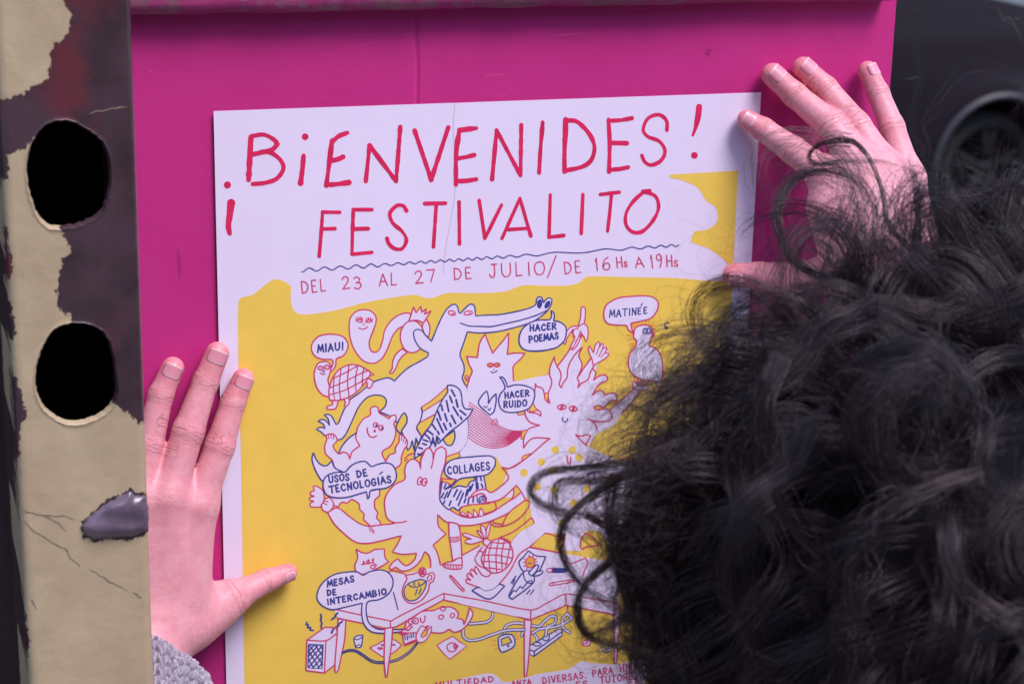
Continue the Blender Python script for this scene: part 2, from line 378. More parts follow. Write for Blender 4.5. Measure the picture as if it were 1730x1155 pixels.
# the curled flake of glossy purple paint low on the post
fo = np.array([(137, 889), (150, 872), (178, 850), (203, 838), (220, 828), (229, 836), (246, 836), (251, 858), (251, 896), (224, 906), (162, 911), (145, 905)], float)
gx, gy = np.meshgrid(np.arange(140, 252, 4.0), np.arange(828, 912, 4.0)); G = np.stack([gx.ravel(), gy.ravel()], 1); G = G[inside(G, fo)]; G = G[seg_dist(G, fo) > 2.5]
fo_ = np.vstack([fo[k] + (fo[(k + 1) % len(fo)] - fo[k]) * np.arange(6)[:, None] / 6 for k in range(len(fo))]); fo_ += RNG.normal(0, .7, fo_.shape)
r_ = delaunay_2d_cdt([Vector(map(float, q)) for q in fo_] + [Vector(map(float, q)) for q in G], [], [list(range(len(fo_)))], 1, 1e-4)
Pf = np.array([(q[0], q[1]) for q in r_[0]]); dome = np.clip(seg_dist(Pf, fo) / 16, 0, 1); ridge = .0006 * np.sin((Pf[:, 1] - .12 * Pf[:, 0]) * .16)
top = np.array([unproj(x, y, YF - .0008 - .0030 * math.sin(d * 1.57) - e * d) for (x, y), d, e in zip(Pf, dome, ridge)])
t = NT('purple_paint_flake'); t.set(t.ramp(t.noise(60, 5, .6), (.3, (.085, .055, .085)), (.7, (.17, .125, .175))), .30, 0, .6); t.bump(t.noise(220, 4), .0006, .5)
fl = mesh('paint_flake', top, [tuple(q) if (r_[0][q[1]] - r_[0][q[0]]).cross(r_[0][q[2]] - r_[0][q[0]]) < 0 else tuple(q[::-1]) for q in r_[2]], t.m, post)
sd__ = fl.modifiers.new('thickness', 'SOLIDIFY'); sd__.thickness = .0008; sd__.offset = -1
# ---------------------------------------------------------------- poster (A3 sheet held flat on the board)
PW, PH = .297, .420
TL = np.array([0, 0, 1.67])
GAP = .0016
def bend(x, z):
    """how far the sheet stands off the board; it curls a little along its left edge and has an old fold"""
    u = np.asarray(x, float); q = 1.67 - np.asarray(z, float)
    d = GAP + .0005 * np.sin(u * 13 + 1.2) * np.sin(q * 9 + .4) + .0010 * np.exp(-u / .04) * np.clip(q, 0, .4)
    fx = .1285 - .012 * np.clip(q - .05, 0, .1)
    return d + .0002 * np.clip(1 - np.abs(u - fx) / .010, 0, 1) * np.clip(1 - q / .11, 0, 1)
def onpaper(px, py, h):
    P = unproj(px, py, 0.0)
    for _ in range(3): P = unproj(px, py, -(bend(P[..., 0], P[..., 2]) + h))
    return P
poster = empty('festival_poster', (PW / 2, -.002, 1.67 - PH), 'white and yellow illustrated welcome poster with red hand lettering held on the magenta board', 'poster')
t = NT('poster_paper'); n = t.noise(26, 4)
st = t.ramp(t.noise(48, 3, .4), (.70, 0.0), (.78, 1.0))
t.set(t.mix(t.math('MULTIPLY', st, .10), t.ramp(n, (.3, (.79, .695, .90)), (.7, (.815, .72, .925))), (.55, .51, .70)), .55, 0, .35); t.bump(t.noise(900, 2), .00006, .4); M_PAPER = t.m
def ink(name, c, v=.05):
    return var_mat(name, c, v, 90, .55, .00004, 900, .35)
M_YEL = ink('yellow_ink', (.87, .60, .10), .03)
M_RED = ink('crimson_ink', (.70, .018, .105), .12)
M_REDL = ink('crimson_line_ink', (.62, .05, .16), .08)
M_BLU = ink('blue_ink', (.045, .055, .27), .10)
M_ORA = ink('orange_ink', (.86, .38, .06), .05)
M_FOLD = ink('fold_grey', (.42, .39, .46), .05)
nx, nz = 100, 140
v = []; 
for j in range(nz + 1):
    for i in range(nx + 1):
        x, z = PW * i / nx, 1.67 - PH * j / nz; v.append((x, -float(bend(x, z)), z))
f = [(j * (nx + 1) + i, (j + 1) * (nx + 1) + i, (j + 1) * (nx + 1) + i + 1, j * (nx + 1) + i + 1) for j in range(nz) for i in range(nx)]
paper = mesh('paper', v, f, M_PAPER, poster, False)
sm_ = paper.modifiers.new('thickness', 'SOLIDIFY'); sm_.thickness = .00018; sm_.offset = -1
# crops of the photograph in which the drawing was read: origin and scale
CROP = dict(P=(0, 0, 1), A=(340, 130, 3.122), B=(800, 130, 3.122), C1=(490, 480, 5.25), C2=(640, 480, 5.25), C3=(860, 480, 5.25), D1=(500, 650, 5.25), D2=(680, 680, 5.25),
            E1=(500, 850, 5.25), E2=(740, 860, 5.25), F=(490, 960, 5.767), G=(740, 960, 4.325), H=(860, 620, 5.25), J=(860, 840, 3.666))
def rd(s):
    out = []; c = CROP['P']
    for tok in s.split():
        if tok[0] == '@': c = CROP[tok[1:]]; continue
        a, b = tok.split(','); out.append((c[0] + float(a) / c[2], c[1] + float(b) / c[2]))
    return np.array(out)
def smooth(p, closed=False, step=2.2):
    """Catmull-Rom through the points, keeping sharp corners sharp"""
    n = len(p)
    if n < 3: 
        k = max(2, int(np.linalg.norm(p[-1] - p[0]) / 6)); return p[0] + (p[-1] - p[0]) * np.linspace(0, 1, k)[:, None]
    tan = np.zeros_like(p); cor = np.zeros(n, bool)
    for i in range(n):
        a = p[i - 1] if (closed or i) else None; b = p[(i + 1) % n] if (closed or i < n - 1) else None
        if a is None or b is None: cor[i] = True; continue
        d0 = p[i] - a; d1 = b - p[i]; cs = d0 @ d1 / (np.linalg.norm(d0) * np.linalg.norm(d1) + 1e-9)
        if cs < .25: cor[i] = True
        tan[i] = (b - a) * .5
    out = []
    for i in range(n if closed else n - 1):
        a, b = p[i], p[(i + 1) % n]; L = np.linalg.norm(b - a); k = max(1, int(L / step))
        ta = (b - a) * .9 if cor[i] else tan[i] * min(1, L / (np.linalg.norm(tan[i]) + 1e-9)); tb = (b - a) * .9 if cor[(i + 1) % n] else tan[(i + 1) % n] * min(1, L / (np.linalg.norm(tan[(i + 1) % n]) + 1e-9))
        for s in np.arange(k) / k:
            out.append((2 * s**3 - 3 * s**2 + 1) * a + (s**3 - 2 * s**2 + s) * ta + (-2 * s**3 + 3 * s**2) * b + (s**3 - s**2) * tb)
    if not closed: out.append(p[-1])
    return np.array(out)
LAY = {}           # part name -> (material, verts, faces)
HN = [0]
def layer(part, mat):
    if part not in LAY: LAY[part] = [[], [], [], []]
    Q = LAY[part]
    if mat not in Q[0]: Q[0].append(mat)
    return Q
def put(part, mat, pts, faces, h):
    L = layer(part, mat); b = sum(len(q) for q in L[1]); L[1].append(onpaper(pts[:, 0], pts[:, 1], h)); L[2] += [tuple(i + b for i in q) for q in faces]; L[3] += [L[0].index(mat)] * len(faces)
def fill(part, mat, p, h):
    p = p[np.concatenate([[True], np.linalg.norm(np.diff(p, axis=0), axis=1) > .05])]
    if np.linalg.norm(p[0] - p[-1]) < .05: p = p[:-1]
    x0, y0 = p.min(0); x1, y1 = p.max(0); g = 18.0
    gx, gy = np.meshgrid(np.arange(math.ceil(x0 / g) * g, x1, g), np.arange(math.ceil(y0 / g) * g, y1, g)); G = np.stack([gx.ravel(), gy.ravel()], 1)
    if len(G):
        ok = inside(G, p); G = G[ok]
        if len(G): G = G[seg_dist(G, p) > 5]
    vs = [Vector(map(float, q)) for q in p] + [Vector(map(float, q)) for q in G]
    r = delaunay_2d_cdt(vs, [], [list(range(len(p)))], 1, 1e-4)
    put(part, mat, np.array([(q[0], q[1]) for q in r[0]]), [tuple(q) if (r[0][q[1]] - r[0][q[0]]).cross(r[0][q[2]] - r[0][q[0]]) < 0 else tuple(q[::-1]) for q in r[2]], h)
def ribbon(part, mat, p, wd, h, closed=False, rough=.10):
    """a pen stroke; it is cut at sharp turns so that no two pieces lie in one plane"""
    if not closed and len(p) > 3:
        d = np.diff(p, axis=0); d /= np.linalg.norm(d, axis=1)[:, None] + 1e-9; c = np.sum(d[1:] * d[:-1], 1); k = [i + 1 for i in range(len(c)) if c[i] < .55]
        if k:
            n = len(p); w_ = np.interp(np.linspace(0, 1, n), np.linspace(0, 1, len(wd)), wd) if np.ndim(wd) else np.full(n, float(wd)); e = [0] + k + [n - 1]
            for j, (a, b) in enumerate(zip(e[:-1], e[1:])):
                if b > a: ribbon1(part, mat, p[a:b + 1], w_[a:b + 1], h + .0000012 * (j % 3), False, rough)
            return
    ribbon1(part, mat, p, wd, h, closed, rough)
def ribbon1(part, mat, p, wd, h, closed=False, rough=.10):
    n = len(p); wd = np.interp(np.linspace(0, 1, n), np.linspace(0, 1, len(wd)), wd) if np.ndim(wd) else np.full(n, float(wd))
    wd = wd * (1 + rough * np.convolve(RNG.normal(0, 1, n + 6), np.ones(5) / 5, 'same')[3:n + 3])
    if closed: p = np.vstack([p, p[:1]]); wd = np.append(wd, wd[0]); n += 1
    t = np.gradient(p, axis=0); t /= np.linalg.norm(t, axis=1)[:, None] + 1e-9
    nn = np.stack([-t[:, 1], t[:, 0]], 1) * wd[:, None] / 2
    V = np.vstack([p + nn, p - nn]); Fc = [(i, n + i, n + i + 1, i + 1) for i in range(n - 1)]
    if not closed:
        for e, sg in ((0, -1), (n - 1, 1)):
            b = len(V); k = 6; ang = np.linspace(-math.pi / 2, math.pi / 2, k + 2)[1:-1]
            V = np.vstack([V, p[e] + sg * np.cos(ang)[:, None] * t[e] * wd[e] / 2 + np.sin(ang)[:, None] * nn[e], p[e:e + 1]])
            ring = [n + e] + list(range(b, b + k)) + [e]; cidx = b + k
            for a, c in zip(ring[:-1], ring[1:]): Fc.append((cidx, a, c) if sg > 0 else (cidx, c, a))
    put(part, mat, V, Fc, h)
MAT = dict(y=('yellow_print', M_YEL), w=('white_print', M_PAPER), r=('line_drawing_print', M_REDL), b=('line_drawing_print', M_BLU), o=('line_drawing_print', M_ORA), R=('headline_print', M_RED), f=('fold_crease', M_FOLD))
STEP = .000009
LEV = np.zeros((0, 5)); JIT = [0]
def lev(p, ink_fill=False):
    """the height of a layer of ink: above every filled shape it overlaps"""
    global LEV
    x0, y0 = p.min(0); x1, y1 = p.max(0)
    m = (LEV[:, 0] < x1) & (LEV[:, 2] > x0) & (LEV[:, 1] < y1) & (LEV[:, 3] > y0); n = 1 + (LEV[m, 4].max() if m.any() else 0)
    if ink_fill: LEV = np.vstack([LEV, [x0, y0, x1, y1, n]]); return .00006 + n * STEP
    JIT[0] += 1; return .00006 + n * STEP - STEP * .55 + (JIT[0] % 5) * .0000009
def W(s, col='w', stroke=None, wd=2.5, sm=True):
    """a filled shape, optionally outlined"""
    HN[0] += 1; p = rd(s); p = smooth(p, True) if sm else p; h = lev(p, True)
    fill(*MAT[col], p, h)
    if stroke: 
        HN[0] += .5; ribbon(*MAT[stroke], p, wd, lev(p), True)
def L(col, s, wd=2.5, sm=True, closed=False):
    for q in s.split('|'):
        HN[0] += .3; p = rd(q); p = smooth(p, closed)
        ribbon(*MAT[col], p, wd, lev(p), closed)
def Lc(col, crop, s, wd=2.5, closed=False):
    for q in s.split('|'): L(col, '@' + crop + ' ' + q, wd, True, closed)
def E(col, crop, cx, cy, rx, ry=None, fillc=None, wd=2.0, rot=0):
    ry = ry or rx; a = np.linspace(0, 2 * math.pi, 22)[:-1]; c, s = math.cos(rot), math.sin(rot)
    pts = ' '.join('%.2f,%.2f' % (cx + rx * math.cos(g) * c - ry * math.sin(g) * s, cy + rx * math.cos(g) * s + ry * math.sin(g) * c) for g in a)
    if fillc: W('@' + crop + ' ' + pts, fillc, col, wd)
    elif col: L(col, '@' + crop + ' ' + pts, wd, closed=True)
def dot(col, crop, cx, cy, r):
    HN[0] += .3; a = np.linspace(0, 2 * math.pi, 22)[:-1]; o = CROP[crop]
    p = np.stack([o[0] + (cx + r * np.cos(a)) / o[2], o[1] + (cy + r * np.sin(a)) / o[2]], 1); fill(*MAT[col], p, lev(p) + .000003)
# ---- the one-stroke alphabet of the small lettering (x 0..1, y up 0..1)
GL = dict(A='0,0 .45,1 .95,0|.18,.36 .78,.36', B='.05,0 .1,1|.1,1 .6,.98 .75,.78 .55,.56 .1,.52|.1,.52 .65,.48 .85,.25 .6,.02 .05,0', C='.85,.8 .6,1 .25,.85 .05,.45 .25,.08 .6,0 .88,.18', D='.08,0 .1,1|.1,1 .6,.9 .88,.5 .6,.1 .08,0',
 E='.8,1 .12,1|.12,1 .08,.5 .1,0|.1,.52 .65,.52|.1,0 .85,.02', G='.85,.82 .6,1 .25,.88 .05,.45 .25,.05 .65,0 .88,.2 .88,.45 .55,.45', H='.1,1 .1,0|.85,1 .85,0|.1,.5 .85,.5', I='.5,1 .48,0', J='.3,1 .95,1|.65,1 .65,.3 .5,.02 .2,.02 .05,.25', L='.15,1 .1,0|.1,0 .8,.02',
 M='.02,0 .18,1|.18,1 .5,.2 .85,1|.85,1 1,0', N='.08,0 .1,1|.1,1 .85,0|.85,0 .88,1', O='.5,1 .15,.85 .03,.45 .2,.08 .5,0 .82,.12 .97,.5 .85,.88 .5,1', P='.1,0 .12,1|.12,1 .65,.98 .85,.75 .65,.48 .1,.45', R='.1,0 .12,1|.12,1 .65,.98 .85,.76 .6,.52 .12,.5|.35,.5 .88,0', S='.85,.82 .6,1 .25,.95 .1,.72 .35,.54 .7,.42 .88,.2 .6,0 .25,.02 .05,.2',
 T='0,1 1,1|.5,1 .48,0', U='.08,1 .08,.3 .3,.02 .65,.02 .88,.3 .9,1', V='.02,1 .45,0 .95,1', Z='.1,1 .9,1|.9,1 .08,0|.08,0 .92,.02')
GL.update({'1': '.2,.75 .5,1|.5,1 .48,0', '2': '.1,.8 .35,1 .7,.95 .8,.7 .5,.35 .1,0|.1,0 .9,.02', '3': '.12,.88 .45,1 .8,.82 .65,.58 .35,.52|.35,.52 .75,.48 .88,.22 .55,0 .1,.1', '6': '.75,1 .35,.8 .1,.4 .2,.08 .55,0 .85,.2 .75,.48 .4,.52 .12,.3', '7': '.05,1 .92,1|.92,1 .4,0', '9': '.85,.75 .6,1 .25,.92 .15,.65 .4,.5 .75,.6 .85,.8|.85,.8 .75,.35 .5,0', '.': '.4,.02 .5,.06', ',': '.5,.12 .3,-.2', '!': '.6,1 .5,.3|.45,.02 .5,.06', '/': '.95,1.1 .05,-.15'})
NARROW = {'I': .35, '1': .45, '.': .35, ',': .4, '!': .4, 'J': .8, 'L': .8, 'E': .8, 'S': .85, 'M': 1.2, '/': .9}
def text(col, crop, s, x0, y0, x1, y1, h, wd=2.2, lean=0.0):
    """one word between two ends of its baseline"""
    o = CROP[crop]; a = np.array([o[0] + x0 / o[2], o[1] + y0 / o[2]]); b = np.array([o[0] + x1 / o[2], o[1] + y1 / o[2]]); h = h / o[2]
    ws = [NARROW.get(ch, 1.0) for ch in s]; gap = .34; tot = sum(ws) + gap * (len(s) - 1); u = (b - a) / tot; up = np.array([u[1], -u[0]]); up = up / np.linalg.norm(up) * h; x = 0
    if len(s) == 1: pass
    up = up + np.array([lean * h, 0])
    for ch, wch in zip(s, ws):
        if ch in GL:
            jit = RNG.normal(0, .025, 2)
            for q in GL[ch].split('|'):
                p = np.array([[float(c) for c in k.split(',')] for k in q.split()]); p = a + (x + p[:, :1] * wch) * u + (p[:, 1:] + jit[0]) * up
                HN[0] += .3; ribbon(*MAT[col], smooth(p, False, 1.6), wd, lev(p))
        x += wch + gap
# ================= yellow ground =================
W('403,509 428,497 463,472 490,482 491,500 492.5,514 497.6,525.7 511,531 537.6,529 575.7,522 612,512 660,503 699.5,498 718.6,503 730,503 757,495 811,495 853,492 884,482 920,482.5 960,482 979,477 992,467 1060,468 1139.5,469.5 1194,474 1226,473 1233,463 1228,444 1216,433 1197,420 1167,409 1173,392 1194,388 1210,377 1213,364 1207,348 1194,340 1178,317 1152,304.6 1131.5,300 1131,295 1247,288.5 1236,500 1221,760 1205,1080 1196,1240 1192,1325 417,1335 413,1155 408,820', 'y')
# ================= pink headline =================
def T(crop, s, wd):
    k = CROP[crop][2]
    for q in s.split('|'):
        HN[0] += .3; p = smooth(rd('@' + crop + ' ' + q)); ribbon(*MAT['R'], p, np.array(wd) / k if np.ndim(wd) else wd / k, lev(p), rough=.18)
dot('R', 'A', 138, 570, 19); T('A', '158,665 150,730 143,785 150,825', [40, 34, 28, 24])
T('A', '262,320 256,430 250,543', 30); T('A', '262,314 330,305 385,332 402,355 372,385 275,410|275,408 350,395 410,430 434,480 400,535 340,558 272,565', 24)
dot('R', 'A', 548, 316, 18); T('A', '540,415 534,485 524,560', 27)
T('A', '770,295 722,315 690,345|690,335 676,450 660,572|690,442 722,434 748,422|660,570 720,565 778,557', 25)
T('A', '868,550 888,362 1028,550 1050,264|1126,284 1213,542 1303,267', 24); T('A', '1362,280 1345,400 1343,568|1362,282 1405,276 1450,271|1345,432 1400,422 1440,412|1343,550 1400,548 1450,540', 25)
T('B', '98,540 122,282 248,520 252,254|365,240 352,400 346,506', 22); T('B', '486,226 480,400 480,500|485,230 545,236 610,300 638,370 620,440 570,475 480,495', 23); T('B', '486,226 484,320', 30)
T('B', '712,225 718,350 715,500|712,232 780,228 835,218|718,348 808,350|715,490 770,486 815,477', 23); T('B', '1020,282 1018,232 978,200 920,220 895,280 920,315 980,340 1010,390 990,440 940,465 905,450 888,415', 20)
T('B', '1190,158 1186,200 1172,265 1157,308', [34, 34, 24, 14]); dot('R', 'B', 1165, 414, 18)
T('A', '640,715 632,830 622,945|640,713 730,714|632,802 705,800|802,700 798,820 795,935|802,700 900,700|800,802 880,800|795,935 900,925|1082,705 1065,680 1030,680 995,720 1010,770 1060,815 1082,860 1060,905 1020,905 990,880 980,852|1180,668 1288,666|1240,668 1232,790 1225,895|1360,660 1362,880|1466,652 1496,850', 20)
T('B', '60,852 148,675|150,852 245,640 302,838|185,805 290,798|405,622 398,845|398,845 475,836|577,620 568,825|670,620 768,608|728,618 718,720 707,815|905,607 960,630 976,690 945,760 890,815 840,818 805,780 805,720 840,660 885,617 905,607|892,603 930,600', 19)
# wavy blue rule
p = np.array([(x, 456.5 - (x - 510) * .0664 + (3.0 if x < 640 else 2.0) * math.sin((x - 510) / (23 + 3 * math.sin(x * .013)) * 2 * math.pi + 1.5)) for x in np.arange(510, 1148, 1.6)])
HN[0] += .2; ribbon(*MAT['b'], p, 2.0, lev(p))
for (s, x0, y0, x1, y1, h) in (('DEL', 510, 495.5, 552, 491, 20), ('23', 578, 489, 612, 486, 20), ('AL', 641, 483, 672, 481.5, 20), ('27', 701, 479, 737, 476, 20.5), ('DE', 767, 472, 798, 470, 19), ('JULIO', 827, 469, 921, 463, 22), ('/', 924, 465, 942, 464, 29),
        ('DE', 954, 463, 983, 460, 20), ('16', 1006, 457.5, 1033, 455, 21), ('H', 1042, 452.5, 1053, 451.5, 18), ('S', 1054.5, 451, 1060.5, 450.5, 9), ('A', 1074, 452.5, 1089, 451, 17), ('19', 1100, 452.5, 1121, 450, 22), ('H', 1126, 450.5, 1137, 450, 19), ('S', 1139, 450, 1146, 449.5, 10)):
    text('r', 'P', s, x0, y0, x1, y1, h, 2.2)
L('f', '@A 1338,140 1330,260 1340,580 1320,730 1290,900 1275,1040', .7)
# ================= illustration =================
# worm
W('@C1 525,350 540,290 590,240 660,225 720,240 760,285 762,340 735,420 705,500 705,560 725,595 760,602 795,575 820,500 840,410 890,330 960,275 1030,255 1065,262 1075,330 1010,372 960,395 910,460 870,560 830,640 790,680 740,700 670,690 610,640 560,560 530,460', 'w', 'r')
W('@C1 1185,330 1212,310 1238,370 1238,430 1222,480 1170,430', 'w', 'r'); W('@C1 995,570 940,620 910,690 905,750 880,785 905,790 935,750 965,680 1000,635 1040,605', 'w', 'r')
E('r', 'C1', 1084, 465, 106, 142, 'w', 2.5); W('@C1 1055,328 1095,200 1118,255 1160,195 1168,250 1210,215 1192,268 1252,235 1185,342 1120,320', 'w', 'r')
Lc('r', 'C1', '585,318 605,336 640,338 640,322 610,315 585,318|600,316 590,296|614,314 610,292|628,314 628,292|640,316 644,300|668,332 700,340 728,328 700,318 668,332|682,322 676,302|698,318 694,296|712,318 714,298|724,322 732,308|610,388 640,398 670,392 688,378', 2.2); dot('r', 'C1', 655, 357, 8)
# crocodile
CRO = '@C1 1165,575 1120,520 1098,460 1100,415 1130,400 1170,412 1200,450 1255,505 @C2 500,425 550,310 600,225 650,182 680,180 700,205 708,245 720,260 760,220 800,182 830,178 850,200 858,280 950,275 1080,268 1230,240 1340,210 1390,180 1400,130 1420,112 1445,120 1460,165 1490,130 1520,122 1535,140 1528,180 1500,230 1440,285 1350,340 1200,385 1050,420 900,432 785,422 760,500 735,570 720,625 735,670 755,720 755,780 740,830 760,880 785,920 795,1000 @D2 582,60 580,130 588,200 585,300 560,380 500,440 390,482 250,480 @D1 1110,460 1085,530 1065,470 1050,580 1030,490 1015,550 990,580 960,470 935,410 870,300 740,235 790,190 800,130 760,95 680,92 620,120 560,190 520,270 480,360 440,440 400,480 350,485 260,450 220,415 180,393 215,375 258,385 240,345 195,322 230,305 270,320 298,360 285,300 250,265 280,260 310,270 335,310 355,350 375,340 400,280 437,197 @C1 530,1025 620,960 690,900 745,865 820,838 880,830 928,858 970,810 1050,740 1140,690 1220,640 1228,608'
W(CRO, 'w', 'b', 2.4)
Lc('b', 'C2', '725,345 800,370 900,374 1000,375 1120,350 1260,318 1400,275 1500,228', 2.4)
W('@C2 1405,175 1412,145 1430,132 1446,150 1444,190 1425,216 1410,205', 'b', 'b', 1); W('@C2 1470,200 1480,170 1505,148 1520,152 1515,185 1490,212 1475,214', 'b', 'b', 1)
E('r', 'C2', 647, 255, 33, 19, 'w', 2.2, .3); E('r', 'C2', 793, 255, 38, 17, 'w', 2.2, -.15); dot('r', 'C2', 658, 262, 9); dot('r', 'C2', 806, 260, 9)
W('@D1 890,385 905,330 940,265 965,245 985,290 980,340 940,400 930,440', 'y', 'b'); W('@D1 1113,200 1200,140 1340,20 1352,60 1318,112 1120,240', 'y', 'r', 2); W('@D1 1232,260 1225,300 1190,360 1140,420 1115,455 1070,390 1085,345 1150,305', 'y', 'r', 2)
Lc('b', 'D1', '1113,200 1120,240 1105,310 1070,375 1078,395 1112,455', 2.4); W('@D2 365,320 410,280 460,245 465,310 440,370 410,380 385,365', 'y', 'b')
# white mass between the figures on the right
W('@C2 785,905 1195,865 1520,795 @D2 1600,100 1600,640 885,575 830,480 505,478 505,440 560,380 585,300 588,200 575,60', 'w', None, sm=False)
W('@D2 390,482 500,440 505,478 420,520 385,530', 'y', 'r', 2)
# star headed figure with a hammock
W('@C2 780,640 875,650 890,540 915,480 945,445 975,530 1010,610 1060,550 1110,490 1150,435 1150,520 1140,622 1200,610 1295,612 1260,660 1195,725 1192,790 1195,865 1100,1000 860,1000 785,905 805,830 828,770 800,710', 'w')
Lc('r', 'C2', '785,905 805,830 828,770 800,710 780,640 875,650 890,540 915,480 945,445 975,530 1010,610 1060,550 1110,490 1150,435 1150,520 1140,622 1200,610 1295,612 1260,660 1195,725 1192,790 1195,865|1195,865 1270,860 1380,845 1480,810 1520,795')
E('r', 'C2', 990, 717, 26, 17, 'o', 2.4); E('r', 'C2', 1048, 715, 24, 17, 'o', 2.4); dot('r', 'C2', 992, 722, 7); dot('r', 'C2', 1052, 718, 7); dot('r', 'C2', 1020, 755, 7); Lc('b', 'C2', '995,775 1015,786 1048,766', 2)
W('@C2 765,815 780,805 800,835 795,860 775,850', 'w', 'r', 2); Lc('r', 'C2', '765,822 798,840|768,838 795,852', 1.6)
W('@C2 885,1060 920,980 958,945 972,1000 970,1060 1000,1010 1040,970 1040,1040 1020,1130 985,1160', 'w', 'b'); Lc('b', 'C2', '930,1080 945,1095 962,1080|968,1105 980,1118 992,1098', 2)
UP = rd('@D2 590,-5 690,60 790,150 850,205 950,240 1090,248'); LO = rd('@D2 590,310 650,350 740,392 830,405 930,380 1085,258')
HN[0] += 1; p = np.vstack([smooth(UP), smooth(LO)[::-1]]); fill(*MAT['w'], p, lev(p, True))
for k in range(14):
    q = k / 13.0; HN[0] += .3; p = smooth(UP * (1 - q) + LO * q); p[1:-1, 1] += .9 * np.sin(np.linspace(0, 9, len(p) - 2) + k * .5); ribbon(*MAT['r'], p, 1.7, lev(p))
W('@D2 795,185 805,155 830,145 842,170 835,195 810,192', 'w', 'r', 2); Lc('r', 'D2', '812,180 815,165|822,186 828,168', 1.6)
# flame headed figure
W('@H 20,128 200,105 365,60 360,20 375,-30 402,-90 408,-40 430,-5 520,-130 565,-230 600,-260 650,-240 620,-150 590,-130 630,-150 650,-175 620,-100 648,-20 610,85 655,10 725,-75 700,-160 715,-185 745,-120 760,-180 790,-225 805,-200 835,-210 865,-170 885,-120 850,-75 790,-40 770,30 760,90 820,75 870,90 870,120 810,145 770,190 745,240 790,210 830,210 850,250 900,230 950,240 958,300 910,295 870,330 840,355 790,340 755,350 770,375 850,370 890,378 1000,290 1110,190 1095,140 1110,118 1180,150 1240,180 1180,205 1150,215 1090,310 1000,410 930,510 830,590 745,650 700,700 900,800 1100,900 1300,1000 1400,1155 -100,1155 0,900 50,880 120,830 210,760 300,680 362,632 250,625 200,635 160,670 130,715 130,640 160,560 200,535 272,515 190,490 150,440 140,385 40,400', 'w')
W('@J 155,-60 130,20 140,125 157,157 60,240 125,305 222,225 350,225 320,330 450,330 440,310 470,215 560,215 640,330 760,200 760,-60', 'w')
Lc('r', 'H', '318,280 345,312 360,318 345,240 372,170 378,120 360,70 362,10 375,-30 402,-90 408,-45 430,-8 520,-130 570,-230|425,-5 455,40 460,95 445,150 465,183 480,140 515,90 520,20 545,-50 600,-130 650,-178 620,-100 648,-20 610,90 655,20 725,-75|610,85 605,100 620,130 612,180 640,145 700,110 720,50 745,0 778,-52 742,10 770,45 750,115 800,78 850,68 875,100 870,120 810,145 770,190 742,245 790,210 830,212 850,250 900,230 945,238 958,300 910,292 870,330 840,355 790,340 755,352 770,378 850,370 890,380 910,420 905,470 830,482 760,480 705,458 760,500 782,555|590,598 630,612 690,598 725,610 680,690|590,598 640,650 690,700|232,147 245,170 290,185 308,215 318,280|235,160 225,230 210,330 250,375 280,400 282,432 240,408 180,400 150,370 140,385 150,440 190,490 272,515 200,535 160,560 130,640 130,715 160,670 200,635 250,625 362,632 300,680 210,760 120,830 50,880 0,898|890,380 1000,290 1110,190|1160,212 1090,310 1000,410')
W('@H 312,238 352,222 345,270 340,305 320,285', 'y', 'r', 2); W('@H 165,355 215,320 235,360 258,378 195,400', 'y', 'r', 2); W('@H 80,400 135,380 138,415 80,425', 'y', 'r', 2); W('@H 120,565 165,560 140,600 122,640 105,632', 'y', 'r', 2); W('@H 122,790 215,760 155,805 118,835', 'y', 'r', 2)
W('@H 742,640 800,580 930,520 900,565 800,660 757,675', 'y'); 
W('@C3 590,615 650,555 625,600 640,570', 'o', 'r', 1.5)
E('r', 'H', 468, 354, 38, 20, 'w', 2.4); E('r', 'H', 570, 368, 36, 20, 'w', 2.4, .15); Lc('r', 'H', '475,338 462,372|578,352 564,388', 5); Lc('b', 'H', '474,448 476,475 495,488 512,478 520,455', 2.2)
for (x, y) in ((410, 733), (560, 733), (622, 800), (286, 840), (378, 915), (132, 935), (250, 1060), (400, 1085), (690, 1080)): dot('y', 'H', x, y, 34)
dot('y', 'J', 400, 35, 24); dot('y', 'J', 520, 130, 24); dot('y', 'J', 325, 160, 24)
Lc('r', 'H', '512,785 525,860|548,800 540,870'); E('r', 'H', 1005, 803, 14, 24, None, 2)
Lc('b', 'H', '690,945 755,930 760,970 778,1035')
# banana and the two raised hands
W('@C3 545,570 552,540 585,465 565,440 570,395 520,470 500,535 486,520 500,440 540,385 590,370 612,375 635,290 640,215 655,198 675,210 676,280 668,350 692,370 702,420 695,490 680,512 668,470 640,440 620,510 590,560 560,583', 'w', 'r', 2.2)
Lc('r', 'C3', '568,470 572,410 600,390 612,400|612,380 650,352 668,350|590,520 595,495|560,575 600,500 640,415|625,420 655,450 640,470 620,450', 2)
W('@C3 735,660 720,630 702,570 712,548 740,590 750,610 765,540 790,508 805,520 800,560 825,525 838,530 830,575 860,555 868,575 850,610 880,612 888,625 850,660 800,690 745,720', 'w', 'r', 2.2); Lc('r', 'C3', '800,555 775,620|830,575 795,640|850,608 815,645', 1.8)
